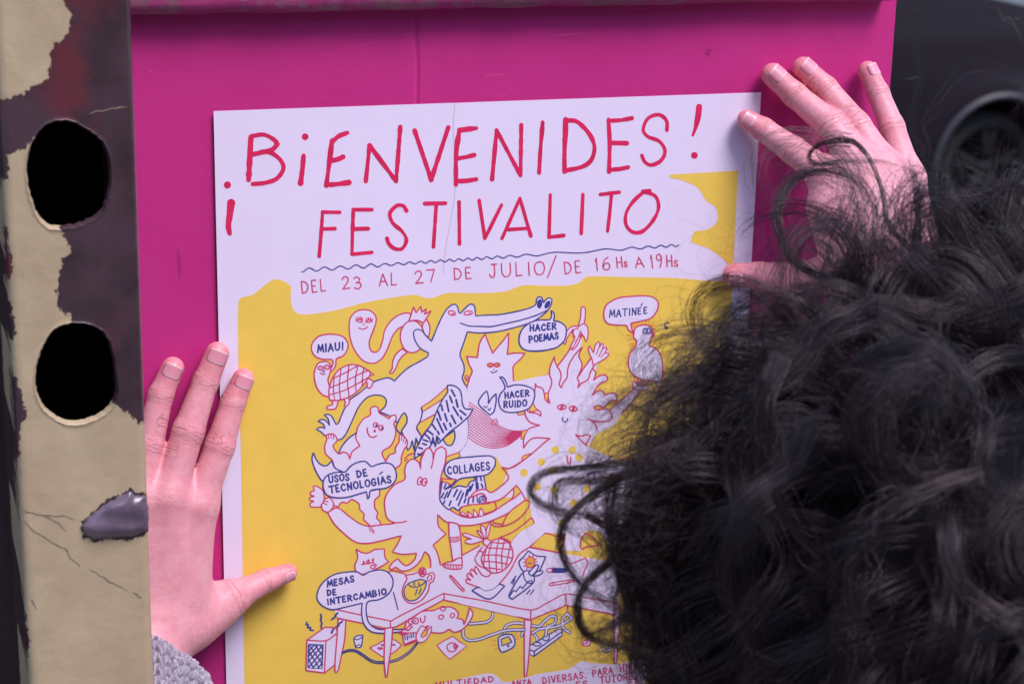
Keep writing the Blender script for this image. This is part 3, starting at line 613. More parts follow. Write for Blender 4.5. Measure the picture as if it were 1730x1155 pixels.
# bird with its bubble
W('@C3 1120,560 1130,500 1105,470 1115,400 1140,375 1200,360 1250,375 1272,405 1268,450 1255,500 1240,545 1300,570 1345,630 1362,720 1360,830 1345,890 1325,912 1310,890 1315,855 1240,858 1180,845 1110,810 1070,760 1058,680 1075,610', 'w', 'r')
Lc('r', 'C3', '1140,830 1145,860 1120,875 1140,885 1150,865 1160,890 1175,870 1190,895 1205,875 1225,885 1235,868|1175,840 1180,868|1268,405 1290,400|1265,430 1290,432 1270,445 1292,455 1268,470', 2.2); Lc('o', 'C3', '1100,385 1095,360|1115,372 1120,345|1145,365 1150,340|1175,362 1180,335|1205,358 1212,328|1230,362 1245,328|1250,372 1275,340|1262,382 1290,368|1085,455 1055,448|1095,485 1060,488|1105,520 1065,540|1115,545 1090,565', 3.2)
E('b', 'C3', 1206, 416, 17, 24, 'w', 2.4); E('b', 'C3', 1241, 414, 16, 24, 'w', 2.4); dot('b', 'C3', 1208, 416, 6); dot('b', 'C3', 1243, 414, 6)
W('@C3 840,260 860,190 910,150 980,120 1090,108 1190,103 1260,110 1310,140 1326,180 1310,240 1260,300 1180,325 1080,345 1090,400 1112,440 1060,405 1040,366 960,362 880,350 850,320', 'w', 'r')
text('b', 'C3', 'MATIN', 890, 292, 1130, 272, 62, 2.3, .12); text('b', 'C3', 'E', 1143, 268, 1175, 265, 55, 2.3, .1); text('b', 'C3', 'E', 1195, 264, 1228, 260, 55, 2.3, .1); Lc('b', 'C3', '1182,172 1170,192', 2); dot('b', 'C3', 1397, 388, 14); Lc('b', 'C3', '1385,388 1380,352 1405,342 1420,350', 2.2)
W('@C3 1095,870 1110,848 1125,880 1240,908 1225,935 1165,940 1110,920', 'w', 'r', 2)
# hacer poemas, hacer ruido
W('@C3 88,500 110,410 180,345 265,318 358,314 378,280 372,235 395,250 402,290 395,325 450,335 500,375 508,430 490,500 420,560 300,588 180,590 115,565', 'w', 'b')
text('b', 'C3', 'HACER', 185, 415, 420, 398, 54, 3, .06); text('b', 'C3', 'POEMAS', 178, 518, 440, 482, 55, 3, .06)
W('@C2 1063,1030 1080,970 1118,925 1105,870 1072,822 1100,825 1130,870 1140,912 1210,892 1290,898 1360,925 1383,970 1370,1040 1330,1100 1250,1130 1150,1135 1085,1105', 'w', 'b')
text('b', 'C2', 'HACER', 1118, 1012, 1335, 988, 52, 2.8, .06); text('b', 'C2', 'RUIDO', 1108, 1095, 1312, 1080, 56, 2.8, .06)
# miau! and the turtle
W('@C1 190,580 200,520 250,465 320,445 400,445 470,465 512,520 508,580 470,635 412,662 405,720 375,765 325,795 365,740 382,700 372,668 290,665 225,640', 'w', 'r')
text('b', 'C1', 'MIAU!', 245, 604, 475, 580, 66, 3, .08)
W('@C1 350,1000 290,980 240,920 215,830 220,760 250,700 300,685 345,695 362,740 350,800 336,850 350,910', 'w', 'r')
W('@C1 375,1030 380,1065 325,1085 330,1110 400,1105 420,1065 430,1020', 'w', 'r'); W('@C1 475,1015 490,1045 480,1080 500,1085 528,1040 515,1000', 'w', 'r'); W('@C1 690,830 740,860 720,910 695,925 680,895 690,880 670,865', 'w', 'r'); W('@C1 710,780 748,800 715,812', 'w', 'r', 2)
W('@C1 350,1028 345,940 375,840 430,760 500,722 560,712 630,728 690,765 715,785 695,830 640,905 580,965 510,1005 420,1030', 'w', 'r')
Lc('r', 'C1', '380,835 480,790 600,722|352,918 470,870 590,810 700,760|350,980 470,945 600,880 695,825|395,1028 385,930 390,840|448,1025 438,900 452,750|525,1000 510,870 522,720|588,960 580,850 600,722|640,905 645,800 655,745', 2.2)
E('r', 'C1', 272, 743, 22, 16, 'w', 2.6); E('r', 'C1', 327, 736, 22, 18, 'w', 2.6); dot('r', 'C1', 274, 745, 5); dot('r', 'C1', 327, 738, 5); dot('b', 'C1', 298, 772, 11); Lc('r', 'C1', '268,785 285,800 310,795', 2.2)
# spotted furry tail
W('@D1 1340,5 1395,5 1450,40 1470,100 1475,160 1500,210 1570,215 1530,280 1440,360 1360,420 1285,500 1250,450 1240,540 1215,500 1190,545 1120,600 1050,655 1060,580 1100,500 1150,420 1210,330 1250,230 1300,130 1345,60', 'w', 'b')
Lc('b', 'D1', '1380,45 1410,100|1365,100 1385,155|1335,140 1355,235|1420,130 1435,195|1290,180 1300,225|1260,235 1285,310|1320,255 1340,320|1395,195 1440,270|1455,225 1505,265|1380,270 1415,340|1460,285 1470,305|1310,340 1335,395|1250,300 1305,420|1365,340 1375,365|1210,350 1240,395|1170,405 1215,440|1150,440 1185,475|1130,485 1170,500|1125,520 1155,530|1090,555 1120,565|1080,610 1110,620|1255,410 1270,435', 3.4)
Lc('b', 'D1', '1050,580 1065,470 1090,530 1112,455|1185,480 1200,530 1215,460 1235,545 1250,450 1262,520 1285,500', 2.4)
# bear
W('@D1 660,265 660,215 690,190 725,200 738,245 790,275 825,300 850,270 885,268 890,300 868,345 885,400 880,460 840,540 765,595 795,680 830,620 880,600 880,560 915,500 915,450 940,440 985,490 985,540 965,560 935,640 930,700 880,745 760,900 600,900 400,775 345,730 320,665 265,610 255,540 275,480 265,445 300,435 340,440 365,490 330,545 380,610 420,595 460,610 478,655 500,590 565,540 530,470 540,410 550,370 600,300', 'w', 'r')
W('@D1 535,425 470,470 410,540 380,605 420,595 460,610 478,650 500,590 560,540 532,470', 'w'); Lc('b', 'D1', '535,425 470,470 410,540 380,600'); Lc('r', 'D1', '380,610 420,595 460,610 478,655 500,590 565,540 530,470 538,420')
Lc('r', 'D1', '632,380 635,420 655,455 685,465 715,450', 2.4); dot('r', 'D1', 698, 408, 13); E('r', 'D1', 707, 355, 20, 20, 'w', 2.4); E('r', 'D1', 755, 380, 20, 22, 'w', 2.4); dot('b', 'D1', 714, 358, 10); dot('b', 'D1', 764, 384, 10)
Lc('r', 'D1', '285,440 292,475|310,435 312,470|335,440 332,478|940,450 935,490|960,470 952,505|978,490 968,520', 1.8)
W('@D1 560,960 740,920 740,980 700,1020 700,1090 725,1130 @E1 715,130 745,160 745,210 700,270 640,250 655,200 600,140 605,95 565,50 560,5 @D1 495,1015 455,1045 405,1040 375,1080 330,1060 300,990', 'w', 'r')
W('@D1 155,600 180,660 220,705 270,715 318,672 345,735 420,772 300,850 235,850 190,790 155,710 142,650', 'w', 'b')
# big bunny
W('@D1 965,835 965,760 985,690 1040,655 1090,690 1105,740 1110,650 1150,570 1190,560 1215,610 1215,660 1240,580 1290,545 1330,580 1325,680 1290,800 1275,900 1280,1000 1330,1070 @D2 410,940 500,995 590,1018 690,1005 800,965 900,900 990,840 1055,790 1090,860 950,970 850,1020 760,1055 620,1085 500,1085 380,1050 312,990 @E1 1265,200 1330,270 1215,370 1250,430 1280,540 1275,600 1240,690 1290,690 1295,730 1240,768 1185,765 1190,610 1195,530 1180,460 1140,425 1120,480 1070,545 1000,590 930,595 885,565 850,585 825,570 860,520 905,490 940,530 985,550 1050,500 1070,440 950,450 855,430 900,360 935,285 800,320 650,352 560,350 500,325 420,260 340,180 280,80 370,40 480,120 560,175 640,200 750,190 850,180 885,172 830,150 800,110 @D1 785,1040 810,960 880,880', 'w', 'r')
Lc('r', 'E1', '880,170 940,168 978,156'); E('r', 'D1', 1098, 852, 20, 34, 'w', 2.4, .25); E('r', 'D1', 1140, 860, 20, 34, 'w', 2.4, .25); dot('r', 'D1', 1104, 855, 10); dot('r', 'D1', 1146, 862, 9)
Lc('r', 'D1', '1105,742 1112,660 1150,572|1200,738 1222,650|965,650 1000,620 1045,605|965,670 990,655|985,690 1000,672', 2.2)
W('@D1 240,940 180,895 150,900 165,935 130,950 130,975 165,985 120,1000 120,1020 160,1030 125,1050 130,1080 220,1080 250,1040', 'w', 'r'); W('@D1 225,1060 240,1110 290,1125 330,1080 330,1040 300,1000 255,1010 240,1045', 'w', 'r'); Lc('r', 'D1', '240,1045 275,1060|250,1025 285,1035', 2)
Lc('r', 'E1', '650,205 660,245|672,210 678,255|690,235 692,262', 2)
# bubble: usos de tecnologias
W('@D1 240,880 255,825 300,790 370,772 435,770 490,715 560,682 620,680 668,722 720,705 790,690 850,705 885,760 888,830 850,885 790,915 665,935 650,990 638,1010 625,945 560,965 450,995 350,998 275,975 248,930', 'w', 'b')
text('b', 'D1', 'USOS', 295, 866, 475, 840, 58, 3, .02); text('b', 'D1', 'DE', 545, 820, 635, 800, 58, 3, .02); text('b', 'D1', 'TECNOLOGIAS', 302, 958, 848, 864, 60, 3, .02); Lc('b', 'D1', '742,790 768,770', 2.4)
# rolled collage sheet, bubble, spotted cloth
W('@D2 340,700 345,740 330,850 360,905 410,945 450,925 490,952 530,920 570,935 620,905 660,905 680,905 745,890 740,760 715,640 680,615 645,640 640,685 600,700 570,745 500,735 440,755 400,705', 'w', 'b')
Lc('b', 'D2', '350,705 342,740|385,720 370,755|365,800 345,840|400,790 370,850|430,770 400,835|485,770 455,830|375,870 365,890|430,870 415,910|520,780 480,860|540,800 495,910|575,770 560,830|600,740 570,820|625,720 600,780|560,850 548,885|590,840 580,895|630,830 625,880|655,640 660,690|690,650 700,690|665,710 670,760|700,720 712,750', 3.0)
E('b', 'D2', 712, 868, 34, 42, 'w', 2.4); Lc('b', 'D2', '712,872 720,860 705,850 692,870 705,895 730,880 732,850 708,835', 2); Lc('b', 'D2', '650,690 665,880', 2.2)
W('@D2 600,840 630,800 690,770 740,770 785,795 860,750 940,665 1010,732 985,765 900,835 830,870 745,885 745,850 725,815 690,805 650,820', 'w'); Lc('r', 'D2', '600,840 630,800 690,770 740,770 785,795 860,750 940,665 885,572 950,580 1065,515|600,840 650,820 690,805 725,815 745,850 735,885 830,870 900,835 1010,732')
W('@D2 372,600 385,550 430,510 500,490 600,480 700,472 780,472 820,500 822,550 790,605 740,640 620,658 510,675 440,735 370,772 420,735 478,680 440,675 390,645', 'w', 'b')
text('b', 'D2', 'COLLAGES', 402, 634, 778, 590, 66, 2.8, .02)
W('@D2 350,668 400,678 475,676 430,728 390,705 360,700', 'y', 'r', 2)
# arms and gaps on the right
W('@D2 985,765 1010,732 1055,790 990,845 965,860 990,800', 'y', 'r'); W('@D2 507,960 530,925 600,905 690,898 760,893 805,878 828,905 825,945 760,975 700,988 590,1002 530,990', 'y', 'r'); W('@D2 880,1095 940,980 1050,890 1100,865 1125,880 1110,940 1040,1020 960,1070', 'y', 'r')
W('@D2 505,990 530,960 560,985 580,1010|', 'w', 'r', 2) if 0 else None
W('@D2 510,985 535,962 565,990 575,1008', 'w', 'r', 2); W('@D2 575,960 610,985 625,1010 590,1015', 'w', 'r', 2); W('@D2 628,942 660,975 668,1010 630,1008', 'w', 'r', 2); W('@D2 690,930 715,960 718,1000 675,1005', 'w', 'r', 2)
# table top and its things
W('@E1 340,940 530,600 830,605 960,625 1280,550 @E2 40,505 215,405 370,320 800,335 1080,385 1400,440 1600,480 1600,930 1130,845 825,980 50,800 @E1 1310,855 845,1105 370,1015', 'w', None, sm=False)
Lc('r', 'E1', '360,940 600,992 840,1040|840,1105 845,1042 1100,905 1310,795 1310,850 1100,965 845,1105 600,1062 370,1015|825,608 860,592 965,625', 2.4)
Lc('r', 'E2', '50,745 400,808 825,890 980,822 1135,750 1350,788 1575,825|825,890 820,978 970,915 1125,848 1130,750|820,978 400,880 45,800|1125,848 1350,890 1575,935|215,405 300,360 370,320|800,335 1080,385', 2.4)
Lc('r', 'E2', '1090,400 1120,460 1180,480 1260,450 1310,430 1330,480 1300,540 1285,590', 2.4)
W('@E2 815,332 945,215 1050,237 1132,215 1110,300 1085,385', 'y', 'r'); W('@E2 1262,340 1272,260 1310,210 1400,270 1420,320 1320,330 1280,352', 'y', 'r')
# third arm, leg and foot
W('@E2 830,72 857,125 760,190 690,240 650,300 610,268 545,248 600,230 680,190 760,130', 'y', 'r')
W('@E2 560,640 640,540 700,430 790,345 940,215 880,100 857,125 720,210 650,300 665,390 640,470 560,555 500,562 440,595 390,580 355,520 330,505 320,535 348,575 305,530 285,545 312,600 265,565 255,592 295,625 250,625 255,655 300,668 360,690 420,717 490,700', 'w'); Lc('r', 'E2', '800,340 720,400 640,540 560,640 490,700 420,717 360,690 300,668 250,645 250,620 290,625 255,592 268,565 312,600 285,548 300,528 345,575 322,535 335,505 355,530 390,580 440,595 475,562')
W('@E2 95,112 100,250 115,340 130,455 180,430 212,430 205,300 182,140', 'w', 'r'); Lc('r', 'E2', '102,250 150,250 185,240|105,268 150,270 188,256|108,285 150,288 190,272', 2.2); W('@E2 40,485 80,468 130,460 180,430 212,432 214,500 205,525 130,530 60,515', 'w', 'r'); Lc('r', 'E2', '40,485 130,490 212,492|60,490 68,515|85,490 92,522|110,490 115,526|135,490 138,528|160,490 163,528|185,490 186,526', 2)
Lc('r', 'E2', '480,95 500,120 570,130|475,130 510,150 560,150|330,430 365,370 395,330|325,440 345,480 385,510|355,375 385,370 400,390', 2.2)
# pineapple
W('@E2 410,268 330,238 240,210 215,215 230,235 300,262 250,270 240,295 300,305 390,280|'.replace('|', ''), 'w', 'r', 2); W('@E2 410,262 360,215 345,180 375,200 405,240', 'w', 'r', 2); W('@E2 415,262 385,190 380,140 415,160 428,230', 'w', 'r', 2); W('@E2 425,258 430,180 455,120 470,110 460,180 440,250', 'w', 'r', 2)
W('@E2 400,285 425,255 470,280 445,320 415,315', 'w', 'r', 2.2); W('@E2 390,470 388,420 430,340 480,280 540,258 600,275 645,320 665,390 650,460 610,515 550,555 480,560 420,520', 'w', 'r')
Lc('r', 'E2', '480,290 560,300 630,290|440,340 540,345 655,355|400,405 520,405 650,430|388,460 500,465 620,485|395,515 470,520 555,532|430,340 410,430 405,500|480,285 450,400 460,540|540,260 515,400 520,555|590,270 565,400 570,535|640,320 620,420 600,510', 2.2)
# paper with a sun, pencil, sheet, pens
W('@E2 800,367 870,410 955,418 930,480 895,545 830,560 755,545 718,470 760,420', 'w', 'b'); E('r', 'E2', 818, 468, 40, 50, 'o', 2, .2); Lc('r', 'E2', '808,405 812,418|845,405 840,418|875,432 862,442|880,462 864,462|870,495 858,488|765,440 778,448|755,470 772,468|760,505 775,498|785,525 792,515', 2); Lc('b', 'E2', '800,470 812,482 828,475', 1.8)
W('@E2 630,770 660,700 720,600 760,555 790,540 830,560 855,610 850,640 790,700 660,795', 'w', 'b'); W('@E2 800,565 850,510 880,490 895,500 870,550 830,590', 'w', 'b'); W('@E2 840,590 880,550 925,543 930,560 890,585', 'w', 'b'); Lc('b', 'E2', '755,560 770,620 810,655 850,640|635,768 670,715 690,730 730,680 750,700 800,640 835,630|690,590 650,650|680,620 665,660|815,715 788,748|850,712 820,752', 2.2)
W('@E2 300,720 360,690 420,717 490,700 545,662 592,680 458,793', 'w', 'b'); W('@E2 370,690 420,717 490,700 545,655 480,660', 'w')
W('@E2 100,585 120,590 210,690 235,715 225,730 205,715 115,610', 'w', 'r'); Lc('r', 'E2', '205,715 228,700', 2); W('@E2 962,540 975,522 1130,525 1152,540 1125,556 975,556', 'b', 'b', 2); W('@E2 962,540 975,522 1010,523 1010,556 975,556', 'w', 'r', 2); W('@E2 985,665 1000,652 1180,625 1222,632 1180,645 1000,675', 'w', 'r', 2.2); Lc('r', 'E2', '1022,650 1026,672|1165,628 1170,646', 2)
# scribbled note, jug
W('@E1 535,405 580,432 640,438 700,408 785,402 785,450 795,490 825,515 760,555 700,585 600,625 538,605 522,550 548,480', 'w', 'r'); Lc('r', 'E1', '585,542 610,535 600,510 595,535 640,530 650,500 640,500 650,530 680,520 690,488 678,500 690,530 715,545 690,575 660,570 670,545 695,550|640,538 625,515 640,500', 2.2)
W('@E1 968,635 1040,625 1100,605 1160,625 1210,612 1230,640 1215,690 1185,710 1175,770 1120,850 1050,885 985,870 945,810 950,740 985,665', 'w', 'r'); W('@E1 960,760 990,715 1040,690 1110,672 1158,690 1150,740 1110,810 1060,855 1000,858 965,820', 'y', 'b', 2.2); Lc('b', 'E1', '992,715 1030,738 1090,735 1158,690|1055,700 1040,712 1055,725|1090,700 1082,712 1098,718|1075,760 1060,810|1110,755 1090,800', 2.2); E('r', 'E1', 1122, 608, 30, 40, 'w', 2.6); Lc('r', 'E1', '1108,632 1110,590 1122,625 1128,585 1135,630', 3); W('@E1 1165,660 1185,635 1205,640 1200,670 1172,690', 'w', 'r', 2.2); Lc('b', 'E1', '865,790 905,940', 2)
# bubble: mesas de intercambio
W('@E1 185,830 205,750 260,680 340,630 430,610 540,605 595,635 650,605 740,588 810,605 855,660 858,730 820,800 740,850 635,875 625,980 650,1060 720,1110 800,1115 920,1115 1000,1100 1045,1080 1000,1125 900,1140 760,1150 660,1130 600,1060 582,960 588,882 450,915 320,940 240,910 200,870', 'w', 'b')
text('b', 'E1', 'MESAS', 280, 740, 518, 692, 54, 3, .1); text('b', 'E1', 'DE', 280, 818, 358, 806, 48, 3, .06); text('b', 'E1', 'INTERCAMBIO', 280, 898, 802, 802, 50, 3, .06)
# legs of the table, loudspeaker, things beneath
W('@F 470,485 545,500 530,700 500,850 470,985 450,1010 438,1000 440,850 460,620', 'w', 'r'); Lc('b', 'F', '165,520 155,545 178,545 170,575 200,570 195,598 225,600|300,445 305,480 298,500 312,530 302,560 318,600 310,640|465,430 440,455 445,465 405,495|510,512 470,545 475,555 430,580 410,610 405,625', 3)
W('@F 155,990 165,695 340,570 450,575 460,630 435,935 335,1015', 'w', 'r', sm=False); Lc('r', 'F', '165,695 350,700 455,630|350,700 335,1015', 2.4); W('@F 182,738 322,740 310,972 175,965', 'w', 'b', 2.6, False)
Lc('b', 'F', '190,745 318,930|182,800 285,968|180,880 230,968|245,742 315,850|290,742 320,790|318,745 180,900|275,742 182,850|235,742 184,800|318,800 185,955|316,860 220,968|312,920 270,970', 2.4)
Lc('b', 'F', '505,815 560,790 630,788 710,830 790,885 850,902 918,903|505,830 560,806 630,805 700,845 790,905 850,920 918,921|970,900 1060,870 1150,810 1210,750 1235,720|975,915 1070,885 1165,820 1225,755 1245,725', 2.2)
W('@F 622,680 650,655 710,645 700,730 690,762 640,770', 'w', 'b', 2.2); Lc('b', 'F', '622,682 660,690 710,660|640,762 660,740 690,745', 2)
W('@F 775,770 860,730 920,695 1010,690 1090,742 1030,800 970,840 915,860 830,810', 'w', 'r', 2.2); Lc('r', 'F', '855,775 870,768 875,785 890,770 900,780|890,742 915,745|1000,740 1020,742', 3); W('@F 925,580 1000,570 990,720 965,900 945,1050 930,1055 918,900 920,700', 'w', 'r')
W('@F 1130,530 1160,490 1205,470 1290,415 1400,405 1470,378 1560,372 1610,395 1640,440 1625,485 1680,495 @E1 1490,1075 1520,1000 1540,920 1570,980 1530,1060 1470,1120 1400,1140 1360,1115 1300,1145 1200,1140 1150,1110 1180,1080 1140,1100 1100,1150 @F 1060,620 1110,590', 'w', 'r')
E('r', 'F', 1180, 515, 26, 26, 'w', 2.4); E('r', 'F', 1225, 508, 26, 28, 'w', 2.4); dot('b', 'F', 1186, 517, 9); dot('b', 'F', 1222, 510, 9); Lc('r', 'F', '1270,480 1275,515 1295,525 1312,505 1315,460', 2.4); E('r', 'F', 1472, 470, 25, 20, None, 2.2, -.4); E('r', 'F', 1582, 455, 20, 22, None, 2.2, .4); E('r', 'F', 1490, 388, 26, 22, None, 2.2)
W('@F 1115,748 1095,655 1150,630 1225,620 1228,700', 'w', 'r', 2.4); W('@F 1112,735 1228,690 1228,702 1118,748', 'r', 'r', 2); Lc('b', 'F', '1118,660 1122,690|1140,650 1145,690|1160,650 1162,672|1180,640 1184,672|1200,632 1206,665', 2.2); W('@F 1230,640 1280,555 1300,560 1320,575 1310,600 1275,650 1290,670 1330,640 1345,590 1380,560 1370,620 1320,700 1270,718 1235,700', 'w', 'r', 2.2); Lc('r', 'F', '1135,580 1165,550 1190,565 1150,600 1120,590|1060,620 1100,640 1150,625', 2.6)
W('@F 1430,745 1500,700 1590,658 1650,710 1722,752 1640,820 1555,882 1490,820', 'w', 'r', 2.2, False); E('r', 'F', 1575, 765, 46, 44, None, 2.2); Lc('r', 'F', '1595,770 1620,780 1638,752 1610,728 1592,750 1610,765', 2.2)
def cable(crop, s, wd=5.6):
    HN[0] += .5; p = smooth(rd('@' + crop + ' ' + s)); ribbon(*MAT['b'], p, wd, lev(p), rough=.03); HN[0] += .5; ribbon(*MAT['w'], p, wd - 3.0, lev(p) + .000006, rough=.03)
cable('G', '400,325 395,360 350,390 230,402'); cable('G', '185,450 185,490 220,520 290,518 400,480 500,450 630,445'); cable('G', '485,470 490,430 520,405 580,395 640,405 740,420 780,380 830,345 865,355 850,400 800,425 790,470 788,490'); cable('G', '690,470 740,440 820,430 900,410 980,360 940,330 910,370 915,430 960,465'); cable('G', '610,490 625,460 680,465 720,500 725,540')
W('@G 440,510 470,485 530,478 555,500 562,550 540,580 470,610 450,590', 'w', 'b'); W('@G 460,515 515,495 540,535 468,562', 'y', 'b', 2.2); dot('b', 'G', 513, 563, 10); Lc('o', 'G', '400,522 420,528|402,556 422,556|416,598 428,582|560,480 575,468|570,495 588,490|572,512 592,516', 2.4)
W('@G 668,560 700,545 880,440 908,445 905,490 700,640 668,625', 'w', 'b', 2.4, False); Lc('b', 'G', '668,590 705,600 905,460|705,600 700,640', 2.2); E('b', 'G', 724, 550, 28, 14, 'w', 2.2); W('@G 768,500 785,485 812,482 812,510 795,525 770,520', 'w', 'b', 2.2)
W('@G 632,372 682,378 670,560 655,730 645,785 632,785 630,600', 'w', 'r'); W('@G 1285,250 1330,260 1318,520 1305,685 1288,685', 'w', 'r'); E('r', 'G', 1085, 542, 32, 22, 'w', 2.4, -.3); Lc('r', 'G', '1090,525 1085,545 1055,548', 2); cable('G', '1200,570 1220,600 1255,590 1260,560'); Lc('r', 'G', '945,262 950,330', 2.2)
# text field at the foot
W('@G 20,842 160,805 330,768 400,767 432,785 482,826 550,818 640,795 720,770 850,750 960,730 1040,680 1130,688 1300,698 1420,670 1490,655 1530,680 1565,730 1530,800 1500,843 1440,1100 1000,1280 -100,1420 -400,1350 -380,1000', 'w')
text('r', 'G', 'MULTIEDAD', -20, 870, 408, 826, 40, 2.4, .05); text('r', 'G', 'ANZA', 540, 862, 682, 846, 40, 2.4, .05); text('r', 'G', 'DIVERSAS.', 765, 842, 1085, 795, 46, 2.4, .05); text('r', 'G', 'PARA', 1130, 788, 1280, 765, 46, 2.4, .05); text('r', 'G', 'HIJAS,', 1330, 752, 1528, 722, 48, 2.4, .05); text('r', 'G', 'ES', 1010, 868, 1095, 858, 40, 2.4, .05); text('r', 'G', 'TUTORES,', 1185, 838, 1485, 800, 46, 2.4, .05); text('r', 'G', 'ES', 1395, 868, 1475, 858, 40, 2.4, .05)
for part, (m, vv, ff, mi) in LAY.items():
    mesh(part, np.vstack(vv), ff, m, poster, False, mi)
# ---------------------------------------------------------------- smooth bodies: distance fields turned into one skin
def smin(a, b, k):
    if a is None: return b
    h = np.clip(.5 + .5 * (b - a) / k, 0, 1); return b + (a - b) * h - k * h * (1 - h)
def rcone(P, a, b, ra, rb):
    a = np.asarray(a, float); b = np.asarray(b, float); ab = b - a; L2 = float(ab @ ab) + 1e-12
    s = np.clip(((P - a) @ ab) / L2, 0, 1).astype(np.float32)
    d = P - a - s[:, None] * ab
    return np.sqrt((d * d).sum(1)) - (ra + (rb - ra) * s)
def ellip(P, c, r, Rm=None):
    q = P - np.asarray(c, float)
    if Rm is not None: q = q @ Rm
    r = np.asarray(r, float); k0 = np.linalg.norm(q / r, axis=1); k1 = np.linalg.norm(q / (r * r), axis=1) + 1e-9
    return k0 * (k0 - 1) / k1
def skin(fn, lo, hi, h):
    """naive surface nets over fn(points) <= 0"""
    lo = np.asarray(lo, float); n = np.ceil((np.asarray(hi) - lo) / h).astype(int) + 1
    ax = [lo[i] + h * np.arange(n[i]) for i in range(3)]
    P = np.stack(np.meshgrid(*ax, indexing='ij'), -1).reshape(-1, 3)
    D = np.concatenate([fn(P[i:i + 400000]) for i in range(0, len(P), 400000)]).reshape(n).astype(np.float32)
    S = D < 0; c = tuple(slice(None, -1) for _ in range(3))
    cnt = np.zeros(n - 1, int); offs = [(i, j, k) for i in (0, 1) for j in (0, 1) for k in (0, 1)]
    sl_ = lambda o: tuple(slice(o[i], n[i] - 1 + o[i]) for i in range(3))
    for o in offs: cnt += S[sl_(o)]
    act = (cnt > 0) & (cnt < 8); idx = -np.ones(n - 1, int); idx[act] = np.arange(act.sum()); I = np.argwhere(act)
    acc = np.zeros((len(I), 3)); wt = np.zeros(len(I))
    for a in range(8):
        for ax_ in range(3):
            o = offs[a]
            if o[ax_]: continue
            o2 = list(o); o2[ax_] = 1
            da = D[I[:, 0] + o[0], I[:, 1] + o[1], I[:, 2] + o[2]]; db = D[I[:, 0] + o2[0], I[:, 1] + o2[1], I[:, 2] + o2[2]]
            m = (da < 0) != (db < 0); s = np.where(m, da / np.where(m, da - db, 1), 0)
            p = np.array(o, float) + s[:, None] * np.eye(3)[ax_]; acc += p * m[:, None]; wt += m
    V = lo + (I + acc / wt[:, None]) * h
    Fs = []
    for ax_ in range(3):
        b, c_ = (ax_ + 1) % 3, (ax_ + 2) % 3
        s0 = [slice(1, n[i] - 1) for i in range(3)]; s0[ax_] = slice(0, n[ax_] - 1); s1 = list(s0); s1[ax_] = slice(1, n[ax_])
        A, Bq = S[tuple(s0)], S[tuple(s1)]; e = np.argwhere(A != Bq); 
        if not len(e): continue
        fl = A[tuple(e.T)]; o = np.ones(3, int); o[ax_] = 0; e = e + o
        def g(db, dc):
            q = e.copy(); q[:, b] += db; q[:, c_] += dc; return idx[q[:, 0], q[:, 1], q[:, 2]]
        q = np.stack([g(-1, -1), g(0, -1), g(0, 0), g(-1, 0)], 1); q[~fl] = q[~fl][:, ::-1]; Fs.append(q)
    Fc = np.vstack(Fs)
    # Newton steps on the true field give an even surface
    for _ in range(2):
        d = fn(V); e = h * .3; G = np.stack([(fn(V + e * np.eye(3)[i]) - fn(V - e * np.eye(3)[i])) / (2 * e) for i in range(3)], 1)
        V = V - np.clip(d, -h * .5, h * .5)[:, None] * G / (np.sum(G * G, 1)[:, None] + 1e-6)
    return V, Fc
